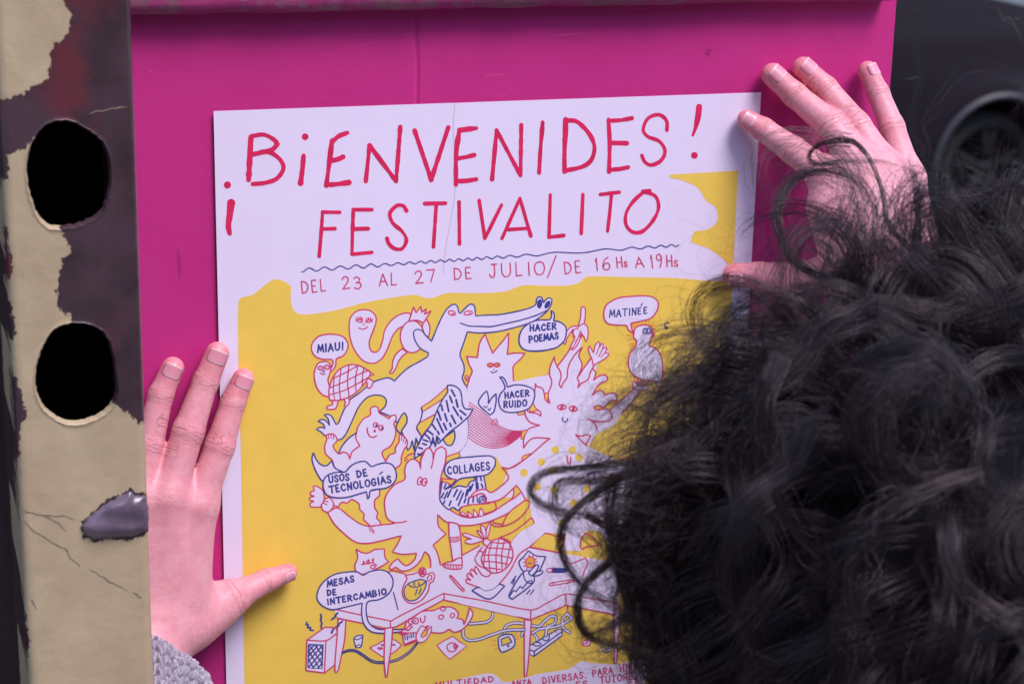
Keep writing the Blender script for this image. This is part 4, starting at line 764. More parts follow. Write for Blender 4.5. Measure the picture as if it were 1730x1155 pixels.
# ---------------------------------------------------------------- the two hands
def px3(x, y, d):
    """photo pixel on the plane d metres in front of the board, and the metres of one pixel there"""
    p = unproj(x, y, -d); return p, np.linalg.norm(p - CC) / F
class Hand:
    def __init__(s): s.dig = []; s.palm = []; s.extra = []
    def digit(s, pts, tip_n=None):
        """pts: (px, py, depth mm, radius px) from the tip to the knuckle"""
        J = []; 
        for x, y, d, r in pts:
            p, m = px3(x, y, d / 1000); J.append((p, r * m * (.93 if len(J) else .97)))
        s.dig.append((J, tip_n))
    def bone(s, a, b):
        pa, m = px3(a[0], a[1], a[2] / 1000); pb, m2 = px3(b[0], b[1], b[2] / 1000); s.palm.append((pa, pb, a[3] * m, b[3] * m2))
    def finger_d(s, P, J):
        d = None
        for (a, ra), (b, rb) in zip(J[:-1], J[1:]):
            d = smin(d, rcone(P, a, b, ra, rb), .0022)
        return d
    def field(s, P):
        d = None
        for a, b, ra, rb in s.palm: d = smin(d, rcone(P, a, b, ra, rb), .0065)
        fs = [s.finger_d(P, J) for J, _ in s.dig]
        out = None
        for f in fs:
            out = f if out is None else np.minimum(out, f)
        # fingers stay apart from one another and grow out of the palm
        res = None
        for i, f in enumerate(fs):
            q = smin(d, f, .010 if i < 4 else .014); res = q if res is None else smin(res, q, .0022)
        for fn in s.extra: res = fn(P, res)
        return np.maximum(res, P[:, 1] + .0006 + (P[:, 1] * 0))      # pads rest on board and paper
    def build(s, lo, hi, h):
        V, Fc = skin(s.field, lo, hi, h); n = len(V)
        cr = np.zeros(n); cs = np.zeros((n, 3)); red = np.zeros(n)
        for J, _ in s.dig:
            for k in range(len(J)):
                p, r = J[k]; nx_ = J[min(k + 1, len(J) - 1)][0]; pv = J[max(k - 1, 0)][0]; ax_ = nx_ - pv; ax_ /= np.linalg.norm(ax_)
                dist = np.linalg.norm(V - p, axis=1)
                if k == 0: red += np.exp(-(dist / (r * 1.5)) ** 2) * 1.0
                else: red += np.exp(-(dist / (r * 1.6)) ** 2) * (.42 if k < len(J) - 1 else .15)
                if 0 < k < len(J) - 1 or k == len(J) - 1:
                    a = (V - p) @ ax_; m = np.exp(-(a / (r * .62)) ** 2) * (dist < r * 2.2) * (1.0 if k < len(J) - 1 else .25)
                    b = m > cr; cr[b] = m[b]; side = np.cross(ax_, [0, -1, 0]); side /= np.linalg.norm(side); cs[b] = np.stack([a * 1000, (V - p) @ side * 1000, np.full(n, k * 7.3)], 1)[b]
        return V, Fc, cr, cs, np.clip(red, 0, 1)
def nail(Hd, J, nrm, wide=.80, up=.35, length=1.25, roll=0.0):
    """a curved plate on the back of the last joint"""
    (a, ra), (b, rb) = J[0], J[1]; ax_ = a - b; ax_ /= np.linalg.norm(ax_); n = np.asarray(nrm, float); n = n - ax_ * (n @ ax_); n /= np.linalg.norm(n); s_ = np.cross(ax_, n)
    n, s_ = n * math.cos(roll) + s_ * math.sin(roll), s_ * math.cos(roll) - n * math.sin(roll)
    V = []; Fc = []; NU, NV = 16, 12
    for i in range(NU + 1):
        u = i / NU
        wd = wide * (math.sqrt(max(0, 1 - ((.32 - u) / .34) ** 2)) if u < .32 else (1.0 if u < .8 else math.sqrt(max(0.02, 1 - .30 * ((u - .8) / .2) ** 2))))
        for j in range(NV + 1):
            w_ = (j / NV * 2 - 1) * wd; ang = w_ * 1.15; along = (up + (u - 1) * length) * ra + .06 * ra * (1 - w_ * w_) * (u > .8)
            tipd = max(0, along) / ra; rr = ra * (.955 if u < .5 else .955) * math.sqrt(max(.05, 1 - (tipd * .86) ** 2)) + .00018 + .0003 * (u > .86) - .0006 * max(0, .2 - u)
            V.append(a + ax_ * along + (n * math.cos(ang) * 1.0 + s_ * math.sin(ang) * .97) * rr)
    V = np.array(V); u_ = np.repeat(np.arange(NU + 1) / NU, NV + 1); tgt = .00022 + .00035 * np.clip((u_ - .80) / .2, 0, 1) - .0007 * np.clip(.14 - u_, 0, 1) / .14
    w2 = np.abs(np.tile(np.arange(NV + 1) / NV * 2 - 1, NU + 1)); tgt = tgt - .0003 * np.clip(w2 - .8, 0, 1) / .2
    for _ in range(6):
        d = Hd.field(V); e = 3e-4; G = np.stack([(Hd.field(V + e * np.eye(3)[k]) - Hd.field(V - e * np.eye(3)[k])) / (2 * e) for k in range(3)], 1)
        V = V - (np.clip(d - tgt, -.003, .003) / (np.sum(G * G, 1) + 1e-3))[:, None] * G
    for i in range(NU):
        for j in range(NV): q = i * (NV + 1) + j; Fc.append((q, q + 1, q + NV + 2, q + NV + 1))
    t_ = [[i / NU] * (NV + 1) for i in range(NU + 1)]
    return V, Fc, np.array(t_).ravel()
# left hand, flat on the board behind the post
LH = Hand()
LH.digit([(411, 640, 8, 19), (393, 681, 10, 22.5), (371, 753, 15, 27), (336, 850, 21, 30)])
LH.digit([(367, 597, 8, 20.5), (347, 645, 10, 23), (318, 728, 16, 28.5), (285, 836, 23, 31)])
LH.digit([(292, 622, 8, 20), (272, 666, 10, 22), (251, 750, 15, 27), (232, 842, 22, 30)])
LH.digit([(212, 690, 8, 16.5), (203, 728, 10, 19), (193, 785, 14, 22), (186, 872, 19, 27)])
LH.digit([(487, 966, 9, 15.5), (450, 980, 12, 20.5), (397, 1007, 17, 28), (330, 1050, 24, 36)])
for a in ((333, 858, 21, 30), (283, 846, 23, 32), (232, 850, 22, 31), (190, 880, 19, 28)): LH.bone(a, (250 + (a[0] - 250) * .52, 1050, 27, 44))
LH.bone((360, 1022, 20, 30), (290, 1072, 28, 44)); LH.bone((262, 1050, 27, 52), (246, 1100, 33, 56)); LH.bone((238, 1050, 27, 48), (236, 1100, 33, 54)); LH.bone((244, 1098, 33, 54), (228, 1200, 62, 60))
LH.bone((318, 900, 19, 26), (318, 1000, 23, 34))
# right hand, arched, heel of the hand away from the board
RH = Hand()
RH.digit([(1262, 202, 8, 17), (1290, 219, 13, 20.5), (1340, 254, 26, 24.5), (1408, 305, 46, 31)])
RH.digit([(1305, 126, 8, 19.5), (1342, 160, 13, 22), (1404, 212, 30, 26.5), (1452, 283, 50, 32)])
RH.digit([(1357, 115, 8, 19), (1395, 150, 13, 21.5), (1447, 212, 30, 25), (1494, 286, 48, 31)])
RH.digit([(1466, 120, 8, 17), (1484, 158, 14, 19), (1507, 215, 27, 22), (1533, 300, 42, 27)])
RH.digit([(1240, 464, 10, 20), (1283, 466, 16, 24.5), (1350, 470, 34, 30), (1430, 462, 58, 40)])
for a in ((1408, 310, 46, 32), (1452, 290, 50, 33), (1492, 294, 48, 32), (1530, 308, 42, 28)): RH.bone(a, (1515 + (a[0] - 1470) * .50, 440, 74, 44))
RH.bone((1400, 350, 50, 34), (1440, 450, 66, 44)); RH.bone((1500, 440, 74, 52), (1532, 500, 96, 56)); RH.bone((1545, 440, 74, 48), (1552, 500, 96, 52)); RH.bone((1540, 498, 96, 56), (1566, 610, 150, 58))
def bbox(Hd, pad=.026):
    pts = [p for J, _ in Hd.dig for p, r in J] + [q for b in Hd.palm for q in b[:2]]; pts = np.array(pts); lo = pts.min(0) - pad; hi = pts.max(0) + pad; hi[1] = .002; return lo, hi
lo, hi = bbox(LH); VL, FL_, crL, csL, rdL = LH.build(lo, hi, .00125)
lo, hi = bbox(RH); VR, FR_, crR, csR, rdR = RH.build(lo, hi, .00125)
t = NT('skin')
rd_ = t.attr('red').outputs['Fac']; cr_ = t.attr('crease').outputs['Fac']; cv = t.attr('crease_uv').outputs['Vector']
base = t.ramp(t.noise(48, 6, .68), (.36, (.64, .262, .315)), (.7, (.76, .345, .405)))
base = t.mix(t.math('MULTIPLY', rd_, .92), base, (.68, .155, .20))
mott = t.ramp(t.noise(230, 3, .6), (.42, 0.0), (.62, 1.0)); base = t.mix(t.math('MULTIPLY', mott, .30), base, (.74, .42, .46))
mp = t.n('ShaderNodeMapping'); mp.inputs['Scale'].default_value = (.95, .13, 1); t.l(cv, mp.inputs['Vector'])
wr = t.n('ShaderNodeTexNoise'); wr.inputs['Scale'].default_value = 1.0; wr.inputs['Detail'].default_value = 3; wr.inputs['Distortion'].default_value = .6; t.l(mp.outputs[0], wr.inputs['Vector'])
fold = t.ramp(wr.outputs['Fac'], (.36, 0.0), (.46, 1.0)); fold = t.math('MULTIPLY', t.math('SUBTRACT', 1.0, fold), cr_)
base = t.mix(t.math('MULTIPLY', fold, .38), base, (.46, .15, .14))
t.set(base, t.ramp(t.noise(500, 2), (.3, .40), (.7, .52)), 0, .45)
t.b.inputs['Subsurface Weight'].default_value = .12; t.b.inputs['Subsurface Radius'].default_value = (.006, .0022, .0012); t.b.inputs['Subsurface Scale'].default_value = .5
vor = t.n('ShaderNodeTexVoronoi'); vor.inputs['Scale'].default_value = 900; c = t.n('ShaderNodeTexCoord'); t.l(c.outputs['Object'], vor.inputs['Vector'])
hh = t.math('ADD', t.math('MULTIPLY', fold, -.6), t.math('ADD', t.math('MULTIPLY', vor.outputs['Distance'], .15), t.math('MULTIPLY', t.noise(260, 5, .7), .24)))
t.bump(hh, .0007, .75); M_SKIN = t.m
t = NT('fingernail'); u = t.attr('along').outputs['Fac']
t.set(t.ramp(u, (0.0, (.70, .36, .42)), (.16, (.74, .42, .48)), (.25, (.68, .28, .36)), (.84, (.66, .25, .33)), (.90, (.73, .42, .46)), (1.0, (.70, .40, .43))), .28, 0, .5); M_NAIL = t.m
# ---------------------------------------------------------------- the person
HC = unproj(1640, 1115, -.315)                       # middle of the head
hf = np.array([-.20, 1.0, -.22]); hf /= np.linalg.norm(hf)  # where the face looks: at the poster, a little down
hs = np.cross(hf, [0, 0, 1.]); hs /= np.linalg.norm(hs); hu = np.cross(hs, hf)
HM = np.stack([hs, hf, hu], 1)                           # head axes: side, front, up
def hd(x, y, z): return HC + HM @ np.array([x, y, z])
SHR, SHL = HC + [.17, -.035, -.225], HC + [-.17, -.035, -.225]
ELR, ELL = np.array([.51, -.17, 1.32]), np.array([-.066, -.20, 1.185])
WRR = unproj(1566, 610, -.150); WRL = unproj(228, 1200, -.062)
HIP = np.array([.225, -.46, .86])
def sides(P, f):
    return f(P)
def head_f(P):
    Q = (P - HC) @ HM; X = np.abs(Q[:, 0]); q = np.stack([X, Q[:, 1], Q[:, 2]], 1)
    d = ellip(Q, (0, -.012, .025), (.074, .092, .090))
    d = smin(d, ellip(Q, (0, .038, -.045), (.056, .052, .062)), .03)
    d = smin(d, ellip(Q, (0, .060, -.088), (.026, .024, .020)), .022)          # chin
    d = smin(d, rcone(q, (.030, .070, .016), (.012, .080, .018), .008, .009), .012)   # brow
    d = smin(d, rcone(Q, (0, .082, .008), (0, .101, -.030), .006, .0105), .008)   # nose
    d = smin(d, np.linalg.norm(q - (.012, .089, -.034), axis=1) - .008, .006)
    d = -smin(-d, np.linalg.norm(q - (.030, .088, .004), axis=1) - .011, .010) if 0 else np.maximum(d, -(np.linalg.norm(q - (.031, .094, .003), axis=1) - .017))
    d = smin(d, ellip(Q, (0, .081, -.055), (.023, .010, .0048)), .004); d = smin(d, ellip(Q, (0, .080, -.065), (.020, .010, .0055)), .004)   # lips
    d = smin(d, ellip(q, (.078, -.008, -.012), (.007, .019, .031)), .006)       # ears
    d = np.maximum(d, -(ellip(q, (.088, -.002, -.008), (.007, .010, .017))))
    d = smin(d, rcone(P, hd(0, -.03, -.05), HC + np.array([0, -.045, -.19]), .052, .056), .03)
    return d
NECK = HC + np.array([0, -.045, -.150])
def body_f(P):
    d = rcone(P, HC + np.array([0, -.04, -.12]), HC + np.array([0, -.05, -.24]), .055, .058)
    T = lambda dx, dy, z: np.array([HC[0] + dx, HC[1] - .045 + dy, z])
    d = smin(d, rcone(P, T(-.10, -.005, HC[2] - .222), T(.10, -.005, HC[2] - .222), .058, .058), .06)
    d = smin(d, ellip(P, T(0, -.01, 1.20), (.150, .098, .17)), .06); d = smin(d, ellip(P, T(0, -.02, 1.02), (.130, .090, .15)), .06); d = smin(d, ellip(P, T(0, -.03, .88), (.160, .112, .13)), .06)
    for S, Eb, W_ in ((SHR, ELR, WRR), (SHL, ELL, WRL)):
        d = smin(d, np.linalg.norm(P - S, axis=1) - .056, .04); d = smin(d, rcone(P, S, Eb, .047, .037), .03); d = smin(d, rcone(P, Eb, W_, .037, .0205), .015)
    for sg in (-1, 1):
        h, k, a = T(.082 * sg, -.03, .86), T(.088 * sg, .0, .46), T(.09 * sg, -.04, .09)
        d = smin(d, rcone(P, h, k, .084, .055), .04); d = smin(d, rcone(P, k, a, .055, .036), .02); d = smin(d, rcone(P, a - [0, 0, .03], a + [.015 * sg, .14, -.045], .036, .026), .03)
    return d
def cut(V, Fc, keep):
    m = np.where(keep)[0]; new = -np.ones(len(V), int); new[m] = np.arange(len(m)); q = new[Fc]; q = q[(q >= 0).all(1)]
    used = np.unique(q); n2 = -np.ones(len(m), int); n2[used] = np.arange(len(used)); return V[m][used], n2[q], m[used]
parts = []
dirL = (WRL - ELL) / np.linalg.norm(WRL - ELL); dirR = (WRR - ELR) / np.linalg.norm(WRR - ELR)
oL, oR = WRL - dirL * .002, WRR - dirR * .004
V1, F1, k1 = cut(VL, FL_, (VL - oL) @ dirL > .004); V2, F2, k2 = cut(VR, FR_, (VR - oR) @ dirR > .004)
hv, hq = skin(head_f, HC - [.13, .15, .20], HC + [.13, .16, .14], .0035); V3, F3, k3 = cut(hv, hq, hv[:, 2] > NECK[2])
bv, bq = skin(body_f, (-.18, -.60, .0), (.66, -.03, 1.62), .010)
kb = ~(((bv - oL) @ dirL > -.012) & (np.linalg.norm(bv - WRL, axis=1) < .10)) & ~(((bv - oR) @ dirR > -.012) & (np.linalg.norm(bv - WRR, axis=1) < .10)) & ~((bv[:, 2] > NECK[2] - .012) & (np.linalg.norm(bv[:, :2] - NECK[:2], axis=1) < .085) & (bv[:, 2] < HC[2]))
V4, F4, k4 = cut(bv, bq, kb)
Vs = [V1, V2, V3, V4]; off = np.cumsum([0] + [len(q) for q in Vs]); V = np.vstack(Vs); Fc = np.vstack([q + o for q, o in zip((F1, F2, F3, F4), off)])
bm = bmesh.new(); vs = [bm.verts.new(p) for p in V]; bm.verts.ensure_lookup_table()
for q in Fc:
    try: bm.faces.new([vs[i] for i in q])
    except ValueError: pass
bm.verts.index_update()
be = [e for e in bm.edges if len(e.link_faces) == 1]
for P0 in (WRL, WRR, NECK):
    es = [e for e in be if (e.verts[0].co - Vector(P0)).length < .12]
    try: bmesh.ops.bridge_loops(bm, edges=es)
    except Exception as ex: print('bridge', ex, len(es))
bmesh.ops.recalc_face_normals(bm, faces=bm.faces)
me = bpy.data.meshes.new('body'); bm.to_mesh(me); bm.free(); me.materials.append(M_SKIN); me.polygons.foreach_set('use_smooth', np.full(len(me.polygons), True))
person = empty('person', (HC[0], HC[1] - .06, 0), 'person with dark curly hair and grey knit sleeves pressing the poster flat with both hands', 'person')
def child(o, par=None):
    par = par or person
    o.parent = par; o.matrix_parent_inverse = par.matrix_world.inverted(); return o
body = bpy.data.objects.new('body', me); COL.objects.link(body); child(body)
def addattr(o, name, val, typ='FLOAT'):
    a = o.data.attributes.new(name, typ, 'POINT'); a.data.foreach_set('value' if typ == 'FLOAT' else 'vector', np.asarray(val, np.float32).ravel())
def padto(a, k): return np.concatenate([a, np.zeros((k - len(a),) + a.shape[1:])])
n_ = len(me.vertices)
redh = .8 * np.exp(-(np.linalg.norm((V3 - hd(0, .085, -.06)) / np.array([1, 1, .55]), axis=1) / .017) ** 2)
addattr(body, 'crease', padto(np.concatenate([crL[k1], crR[k2]]), n_)); addattr(body, 'crease_uv', padto(np.vstack([csL[k1], csR[k2]]), n_), 'FLOAT_VECTOR'); addattr(body, 'red', padto(np.concatenate([rdL[k1], rdR[k2], redh]), n_))
nN = np.array([0, -1., 0])
for Hd, rolls in ((LH, (.10, 0, -.05, -.1, .75)), (RH, (-.10, .25, .35, .5, -.75))):
    for (J, _), rl in zip(Hd.dig, rolls):
        nv, nf, al = nail(Hd, J, nN + .25 * np.array([0, 0, 1.]), roll=rl)
        o = mesh('fingernail', nv, nf, M_NAIL, person); addattr(o, 'along', al)
        md = o.modifiers.new('thick', 'SOLIDIFY'); md.thickness = .0004; md.offset = 0
t = NT('eye'); t.set((.75, .72, .70), .15); M_EYE = t.m; t = NT('iris'); t.set((.03, .018, .012), .1); M_IRIS = t.m
for sg in (-1, 1):
    c = hd(.031 * sg, .079, .003); m_ = MB(); m_.lathe([(.0118 * math.sin(a), .0118 * -math.cos(a)) for a in np.linspace(.01, 3.13, 14)], c, 'y', 20)
    o = m_.build('eye', [M_EYE, M_IRIS], person); o.data.polygons.foreach_set('material_index', np.array([int((np.array(p.center) - c) @ hf > .0105) for p in o.data.polygons], np.int32))
# clothes: pullover, trousers, shoes as skins a little outside the body
T = lambda dx, dy, z: np.array([HC[0] + dx, HC[1] - .045 + dy, z])
def sweater_f(P):
    d = rcone(P, T(-.11, -.005, HC[2] - .220), T(.11, -.005, HC[2] - .220), .068, .068)
    d = smin(d, ellip(P, T(0, -.01, 1.20), (.165, .115, .18)), .06); d = smin(d, ellip(P, T(0, -.02, 1.0), (.155, .110, .18)), .06)
    d = smin(d, rcone(P, HC + np.array([0, -.046, -.10]), HC + np.array([0, -.05, -.25]), .069, .076), .03)
    for S, Eb, W_ in ((SHR, ELR, WRR), (SHL, ELL, WRL)):
        d = smin(d, np.linalg.norm(P - S, axis=1) - .068, .05); d = smin(d, rcone(P, S, Eb, .060, .050), .03); d = smin(d, rcone(P, Eb, Eb + (W_ - Eb) * .62, .050, .036), .02)
    d = np.where(np.linalg.norm(P[:, :2] - NECK[:2], axis=1) < .11, np.maximum(d, P[:, 2] - (HC[2] - .118)), d); return np.maximum(d, .86 - P[:, 2])
t = NT('grey_marl_wool')
sp = t.noise(520, 4, .7); spk = t.noise(150, 3, .6)
col = t.ramp(sp, (.32, (.19, .165, .22)), (.5, (.38, .34, .43)), (.68, (.60, .55, .66)))
t.set(t.mix(t.ramp(spk, (.35, .35), (.65, 0.0)), col, (.16, .145, .19)), .95, 0, .15); t.b.inputs['Sheen Weight'].default_value = .25
t.bump(t.noise(1400, 3, .7), .0008, .8); M_WOOL = t.m
v, f = skin(sweater_f, (-.20, -.62, .80), (.72, -.02, HC[2] + .10), .010); mesh('sweater', v, f, M_WOOL, person)
def trousers_f(P):
    d = ellip(P, T(0, -.03, .90), (.182, .142, .15))
    for sg in (-1, 1):
        h, k, a = T(.084 * sg, -.03, .86), T(.088 * sg, .0, .46), T(.09 * sg, -.04, .10); d = smin(d, rcone(P, h, k, .098, .074), .04); d = smin(d, rcone(P, k, a, .072, .058), .02)
    return np.maximum(np.maximum(d, P[:, 2] - 1.0), .06 - P[:, 2])
M_DENIM = var_mat('dark_denim', (.03, .04, .075), .3, 300, .85, .0005, 900); M_SHOE = var_mat('shoe_leather', (.03, .028, .03), .2, 60, .5)
v, f = skin(trousers_f, (HC[0] - .25, -.65, .0), (HC[0] + .25, -.10, 1.05), .012); mesh('trousers', v, f, M_DENIM, person)
for sg in (-1, 1):
    a = T(.09 * sg, -.04, .09)
    fs = lambda P: np.maximum(smin(rcone(P, a - [0, .02, .03], a + [.015 * sg, .16, -.048], .047, .037), rcone(P, a, a - [0, 0, .03], .046, .05), .02), .004 - P[:, 2])
    v, f = skin(fs, a - [.09, .12, .10], a + [.09, .24, .07], .008); mesh('shoe', v, f, M_SHOE, person)
# knitted sleeve ends: every stitch is raised
def sleeve(c0, dirv, r0, r1, length, tilt=.0):
    """c0 = middle of the cuff's mouth, dirv = towards the elbow"""
    dirv = dirv / np.linalg.norm(dirv); s_ = np.cross(dirv, [0, 1., 0]); s_ /= np.linalg.norm(s_); b_ = np.cross(dirv, s_)
    NC = 32; sub = 10; n = NC * sub; rows = int(length / .00062); sh = .0060
    uu = np.arange(n) / sub; vv = np.arange(rows) * .00062
    U, Vv = np.meshgrid(uu, vv); x = (U % 1) * 2 - 1; col_ = np.floor(U)
    wl = np.sin(col_ * 12.9898) * 43758.5; wl = wl - np.floor(wl)
    ph = Vv / sh + np.abs(x) * .85 + wl * .25; fr = ph % 1
    leg = np.abs(np.abs(x) - .5) * 2
    hgt = np.sqrt(np.clip(1 - (fr * 2 - 1) ** 2, 0, 1)) * np.sqrt(np.clip(1 - leg ** 2 * .92, 0, 1))
    rib = np.where((col_ % 3) == 2, -.0016, 0.0)
    edge = np.exp(-Vv / .004)
    lump = .0018 * np.sin(U / n * sub * 2 * math.pi * 3 + Vv * 60) + .0022 * np.sin(Vv * 130 + 1.0 + 1.2 * np.sin(U / NC * 2 * math.pi)) * np.clip(Vv / .02, 0, 1)
    R = r0 + (r1 - r0) * np.clip(Vv / length, 0, 1) + .0036 * hgt + rib + lump - edge * .0030
    g = U / NC * 2 * math.pi
    P = c0 + dirv * (Vv + (tilt * np.cos(g) + .0018 * np.sin(3 * g)) * np.exp(-Vv / .05))[..., None] + (np.cos(g)[..., None] * s_ + np.sin(g)[..., None] * b_) * R[..., None]
    P = P.reshape(-1, 3); P[:, 1] = np.minimum(P[:, 1], -.0035)
    i, j = np.meshgrid(np.arange(rows - 1), np.arange(n), indexing='ij'); i, j = i.ravel(), j.ravel(); j2 = (j + 1) % n
    Fq = np.stack([i * n + j, i * n + j2, (i + 1) * n + j2, (i + 1) * n + j], 1)
    # inside of the mouth
    k = len(P); g = np.arange(n) / n * 2 * math.pi; inn = []
    for dv, rr in ((.0015, r0 - .0045), (.03, r0 - .005)):
        q_ = c0 + dirv * (dv + tilt * np.cos(g))[:, None] + (np.cos(g)[:, None] * s_ + np.sin(g)[:, None] * b_) * rr; q_[:, 1] = np.minimum(q_[:, 1], -.003); inn.append(q_)
    P = np.vstack([P] + inn); j = np.arange(n); j2 = (j + 1) % n
    Fq = np.vstack([Fq, np.stack([j, k + j, k + j2, j2], 1), np.stack([k + j, k + n + j, k + n + j2, k + j2], 1)])
    return P, Fq
TILT = .011
cL = unproj(251, 1096, -.036); v, f = sleeve(cL, ELL - cL, .0255, .039, .135, TILT); mesh('knit_sleeve', v, f, M_WOOL, person)
cR = WRR + dirR * .004; v, f = sleeve(cR, ELR - cR, .0255, .038, .11); mesh('knit_sleeve', v, f, M_WOOL, person)
# ---------------------------------------------------------------- curly hair: every lock is a bundle of strands
HR = np.random.default_rng(23)
SK_C = HC + HM @ np.array([0, -.012, .025]); SK_R = np.array([.079, .097, .095])
def skd(P):      # signed distance to the skull and its outward direction
    Q = (P - SK_C) @ HM; k0 = np.linalg.norm(Q / SK_R, axis=-1); g = Q / SK_R ** 2; k1 = np.linalg.norm(g, axis=-1) + 1e-9
    return k0 * (k0 - 1) / k1, (g / k1[..., None]) @ HM.T
STR = []         # (points (n,k,3), radius)
def strands(guides, per, spread, rad, curl=None, clump=.55, frizz=.0012, lenvar=.25, wild=.10):
    """guides (g, k, 3) -> per strands each; spread and curl radius in metres"""
    g, k, _ = guides.shape
    t_ = np.gradient(guides, axis=1); t_ /= np.linalg.norm(t_, axis=2, keepdims=True) + 1e-9
    a = np.cross(t_[:, 0], HR.normal(0, 1, (g, 3))); a /= np.linalg.norm(a, axis=1, keepdims=True)
    A = np.zeros_like(guides); B = np.zeros_like(guides)
    for i in range(k):
        a = a - t_[:, i] * np.sum(a * t_[:, i], 1, keepdims=True); a /= np.linalg.norm(a, axis=1, keepdims=True) + 1e-9; A[:, i] = a; B[:, i] = np.cross(t_[:, i], a)
    s = np.linspace(0, 1, k)
    rep = lambda q: np.repeat(q, per, axis=0)
    G, AA, BB = rep(guides), rep(A), rep(B); N = g * per
    sp = rep(np.broadcast_to(np.asarray(spread, float), (g,)))
    th = HR.uniform(0, 2 * math.pi, (N, 1)); rr = np.sqrt(HR.uniform(0, 1, (N, 1))) * sp[:, None]
    prof = (1 - clump * s ** 1.3)[None]; tw = th + HR.normal(0, .8, (N, 1)) * s * 2
    ox, oy = rr * np.cos(tw) * prof, rr * np.sin(tw) * prof
    L = np.linalg.norm(np.diff(guides, axis=1), axis=2).sum(1); L = rep(L)
    w_ = HR.uniform(0, 1, (N, 1)) < wild
    for m in (1, 2, 3):      # slow wobble of each strand, strong for the flyaways
        f_ = HR.uniform(.6, 1.4, (N, 1)) * m * 2.2 * (L[:, None] / .15); amp = frizz / m * np.where(w_, 5.0, 1.0)
        ox = ox + HR.normal(0, 1, (N, 1)) * amp * np.sin(f_ * s * 2 * math.pi + HR.uniform(0, 6.3, (N, 1))) * s; oy = oy + HR.normal(0, 1, (N, 1)) * amp * np.sin(f_ * s * 2 * math.pi + HR.uniform(0, 6.3, (N, 1))) * s
    P = G + AA * ox[..., None] + BB * oy[..., None]
    ln = np.clip(1 - np.abs(HR.normal(0, lenvar, N)), .35, 1)       # shorter strands stop early
    src = s[None] * ln[:, None] * (k - 1); i0 = np.clip(src.astype(int), 0, k - 2); fr = (src - i0)[..., None]; r_ = np.arange(N)[:, None]
    P = P[r_, i0] * (1 - fr) + P[r_, i0 + 1] * fr
    STR.append((P, np.broadcast_to(rad, (N,))))
def helix(base, rad, turns, phase, grow=.25):
    g, k, _ = base.shape; s = np.linspace(0, 1, k); t_ = np.gradient(base, axis=1); t_ /= np.linalg.norm(t_, axis=2, keepdims=True) + 1e-9
    a = np.cross(t_[:, 0], HR.normal(0, 1, (g, 3))); a /= np.linalg.norm(a, axis=1, keepdims=True); out = base.copy()
    env = np.clip(s / grow, 0, 1) ** 1.2
    for i in range(k):
        a = a - t_[:, i] * np.sum(a * t_[:, i], 1, keepdims=True); a /= np.linalg.norm(a, axis=1, keepdims=True) + 1e-9; b = np.cross(t_[:, i], a)
        ph = phase + turns * 2 * math.pi * s[i]; out[:, i] += (a * np.cos(ph)[:, None] + b * np.sin(ph)[:, None]) * (rad * env[i])[:, None]
    return out
# -- the mass: locks rooted all over the scalp
NL, K = 620, 34
u = []
while len(u) < NL:
    q = HR.normal(0, 1, 3); q /= np.linalg.norm(q)
    if q[1] > .45 and q[2] < .55: continue
    if q[2] < -.62: continue
    u.append(q)
u = np.array(u); p = SK_C + (u * SK_R) @ HM.T; _, nrm = skd(p)
down = np.array([0, 0, -1.])
d = nrm * .8 + HR.normal(0, .42, (NL, 3)) + np.array([0, 0, .15]); d /= np.linalg.norm(d, axis=1, keepdims=True)
swirl = HR.normal(0, 1, (NL, 3)) * .5
Lk = np.clip(HR.normal(.135, .030, NL), .07, .20); st = Lk / (K - 1); target = HR.uniform(.010, .056, NL)
path = [p.copy()]
for i in range(K - 1):
    s = i / (K - 1); dist, n = skd(p); flat = down - n * (n @ down)[:, None]
    push = np.clip((target - dist) / .03, -1.2, 1.0)[:, None]
    d = d + .16 * (flat * (0.55 + .5 * s) + swirl * .35 + n * push * .9) + HR.normal(0, .035, (NL, 3)); d /= np.linalg.norm(d, axis=1, keepdims=True)
    p = p + d * st[:, None]; path.append(p.copy())
base = np.stack(path, 1)
gd = helix(base, HR.uniform(.005, .016, NL), Lk / HR.uniform(.055, .12, NL), HR.uniform(0, 6.3, NL))
strands(gd, 38, HR.uniform(.0040, .0095, NL), .00011, clump=.30, frizz=.0009, wild=.12, lenvar=.22)
NG = 170; sel = HR.integers(0, NL, NG); fb = base[sel] + HR.normal(0, .006, (NG, 1, 3)); strands(helix(fb, HR.uniform(.006, .020, NG), HR.uniform(.8, 2.4, NG), HR.uniform(0, 6.3, NG)), 7, .012, .00007, clump=-.3, frizz=.003, wild=.4)
# -- flyaways round the whole outline
NF = 260; sel = HR.integers(0, NL, NF); fb = base[sel].copy(); fb += (fb - SK_C) * np.linspace(0, .16, K)[None, :, None] * HR.uniform(.0, 1.0, (NF, 1, 1))
strands(helix(fb, HR.uniform(.006, .022, NF), HR.uniform(.8, 2.6, NF), HR.uniform(0, 6.3, NF)), 2, .006, .000055, frizz=.005, wild=.6)
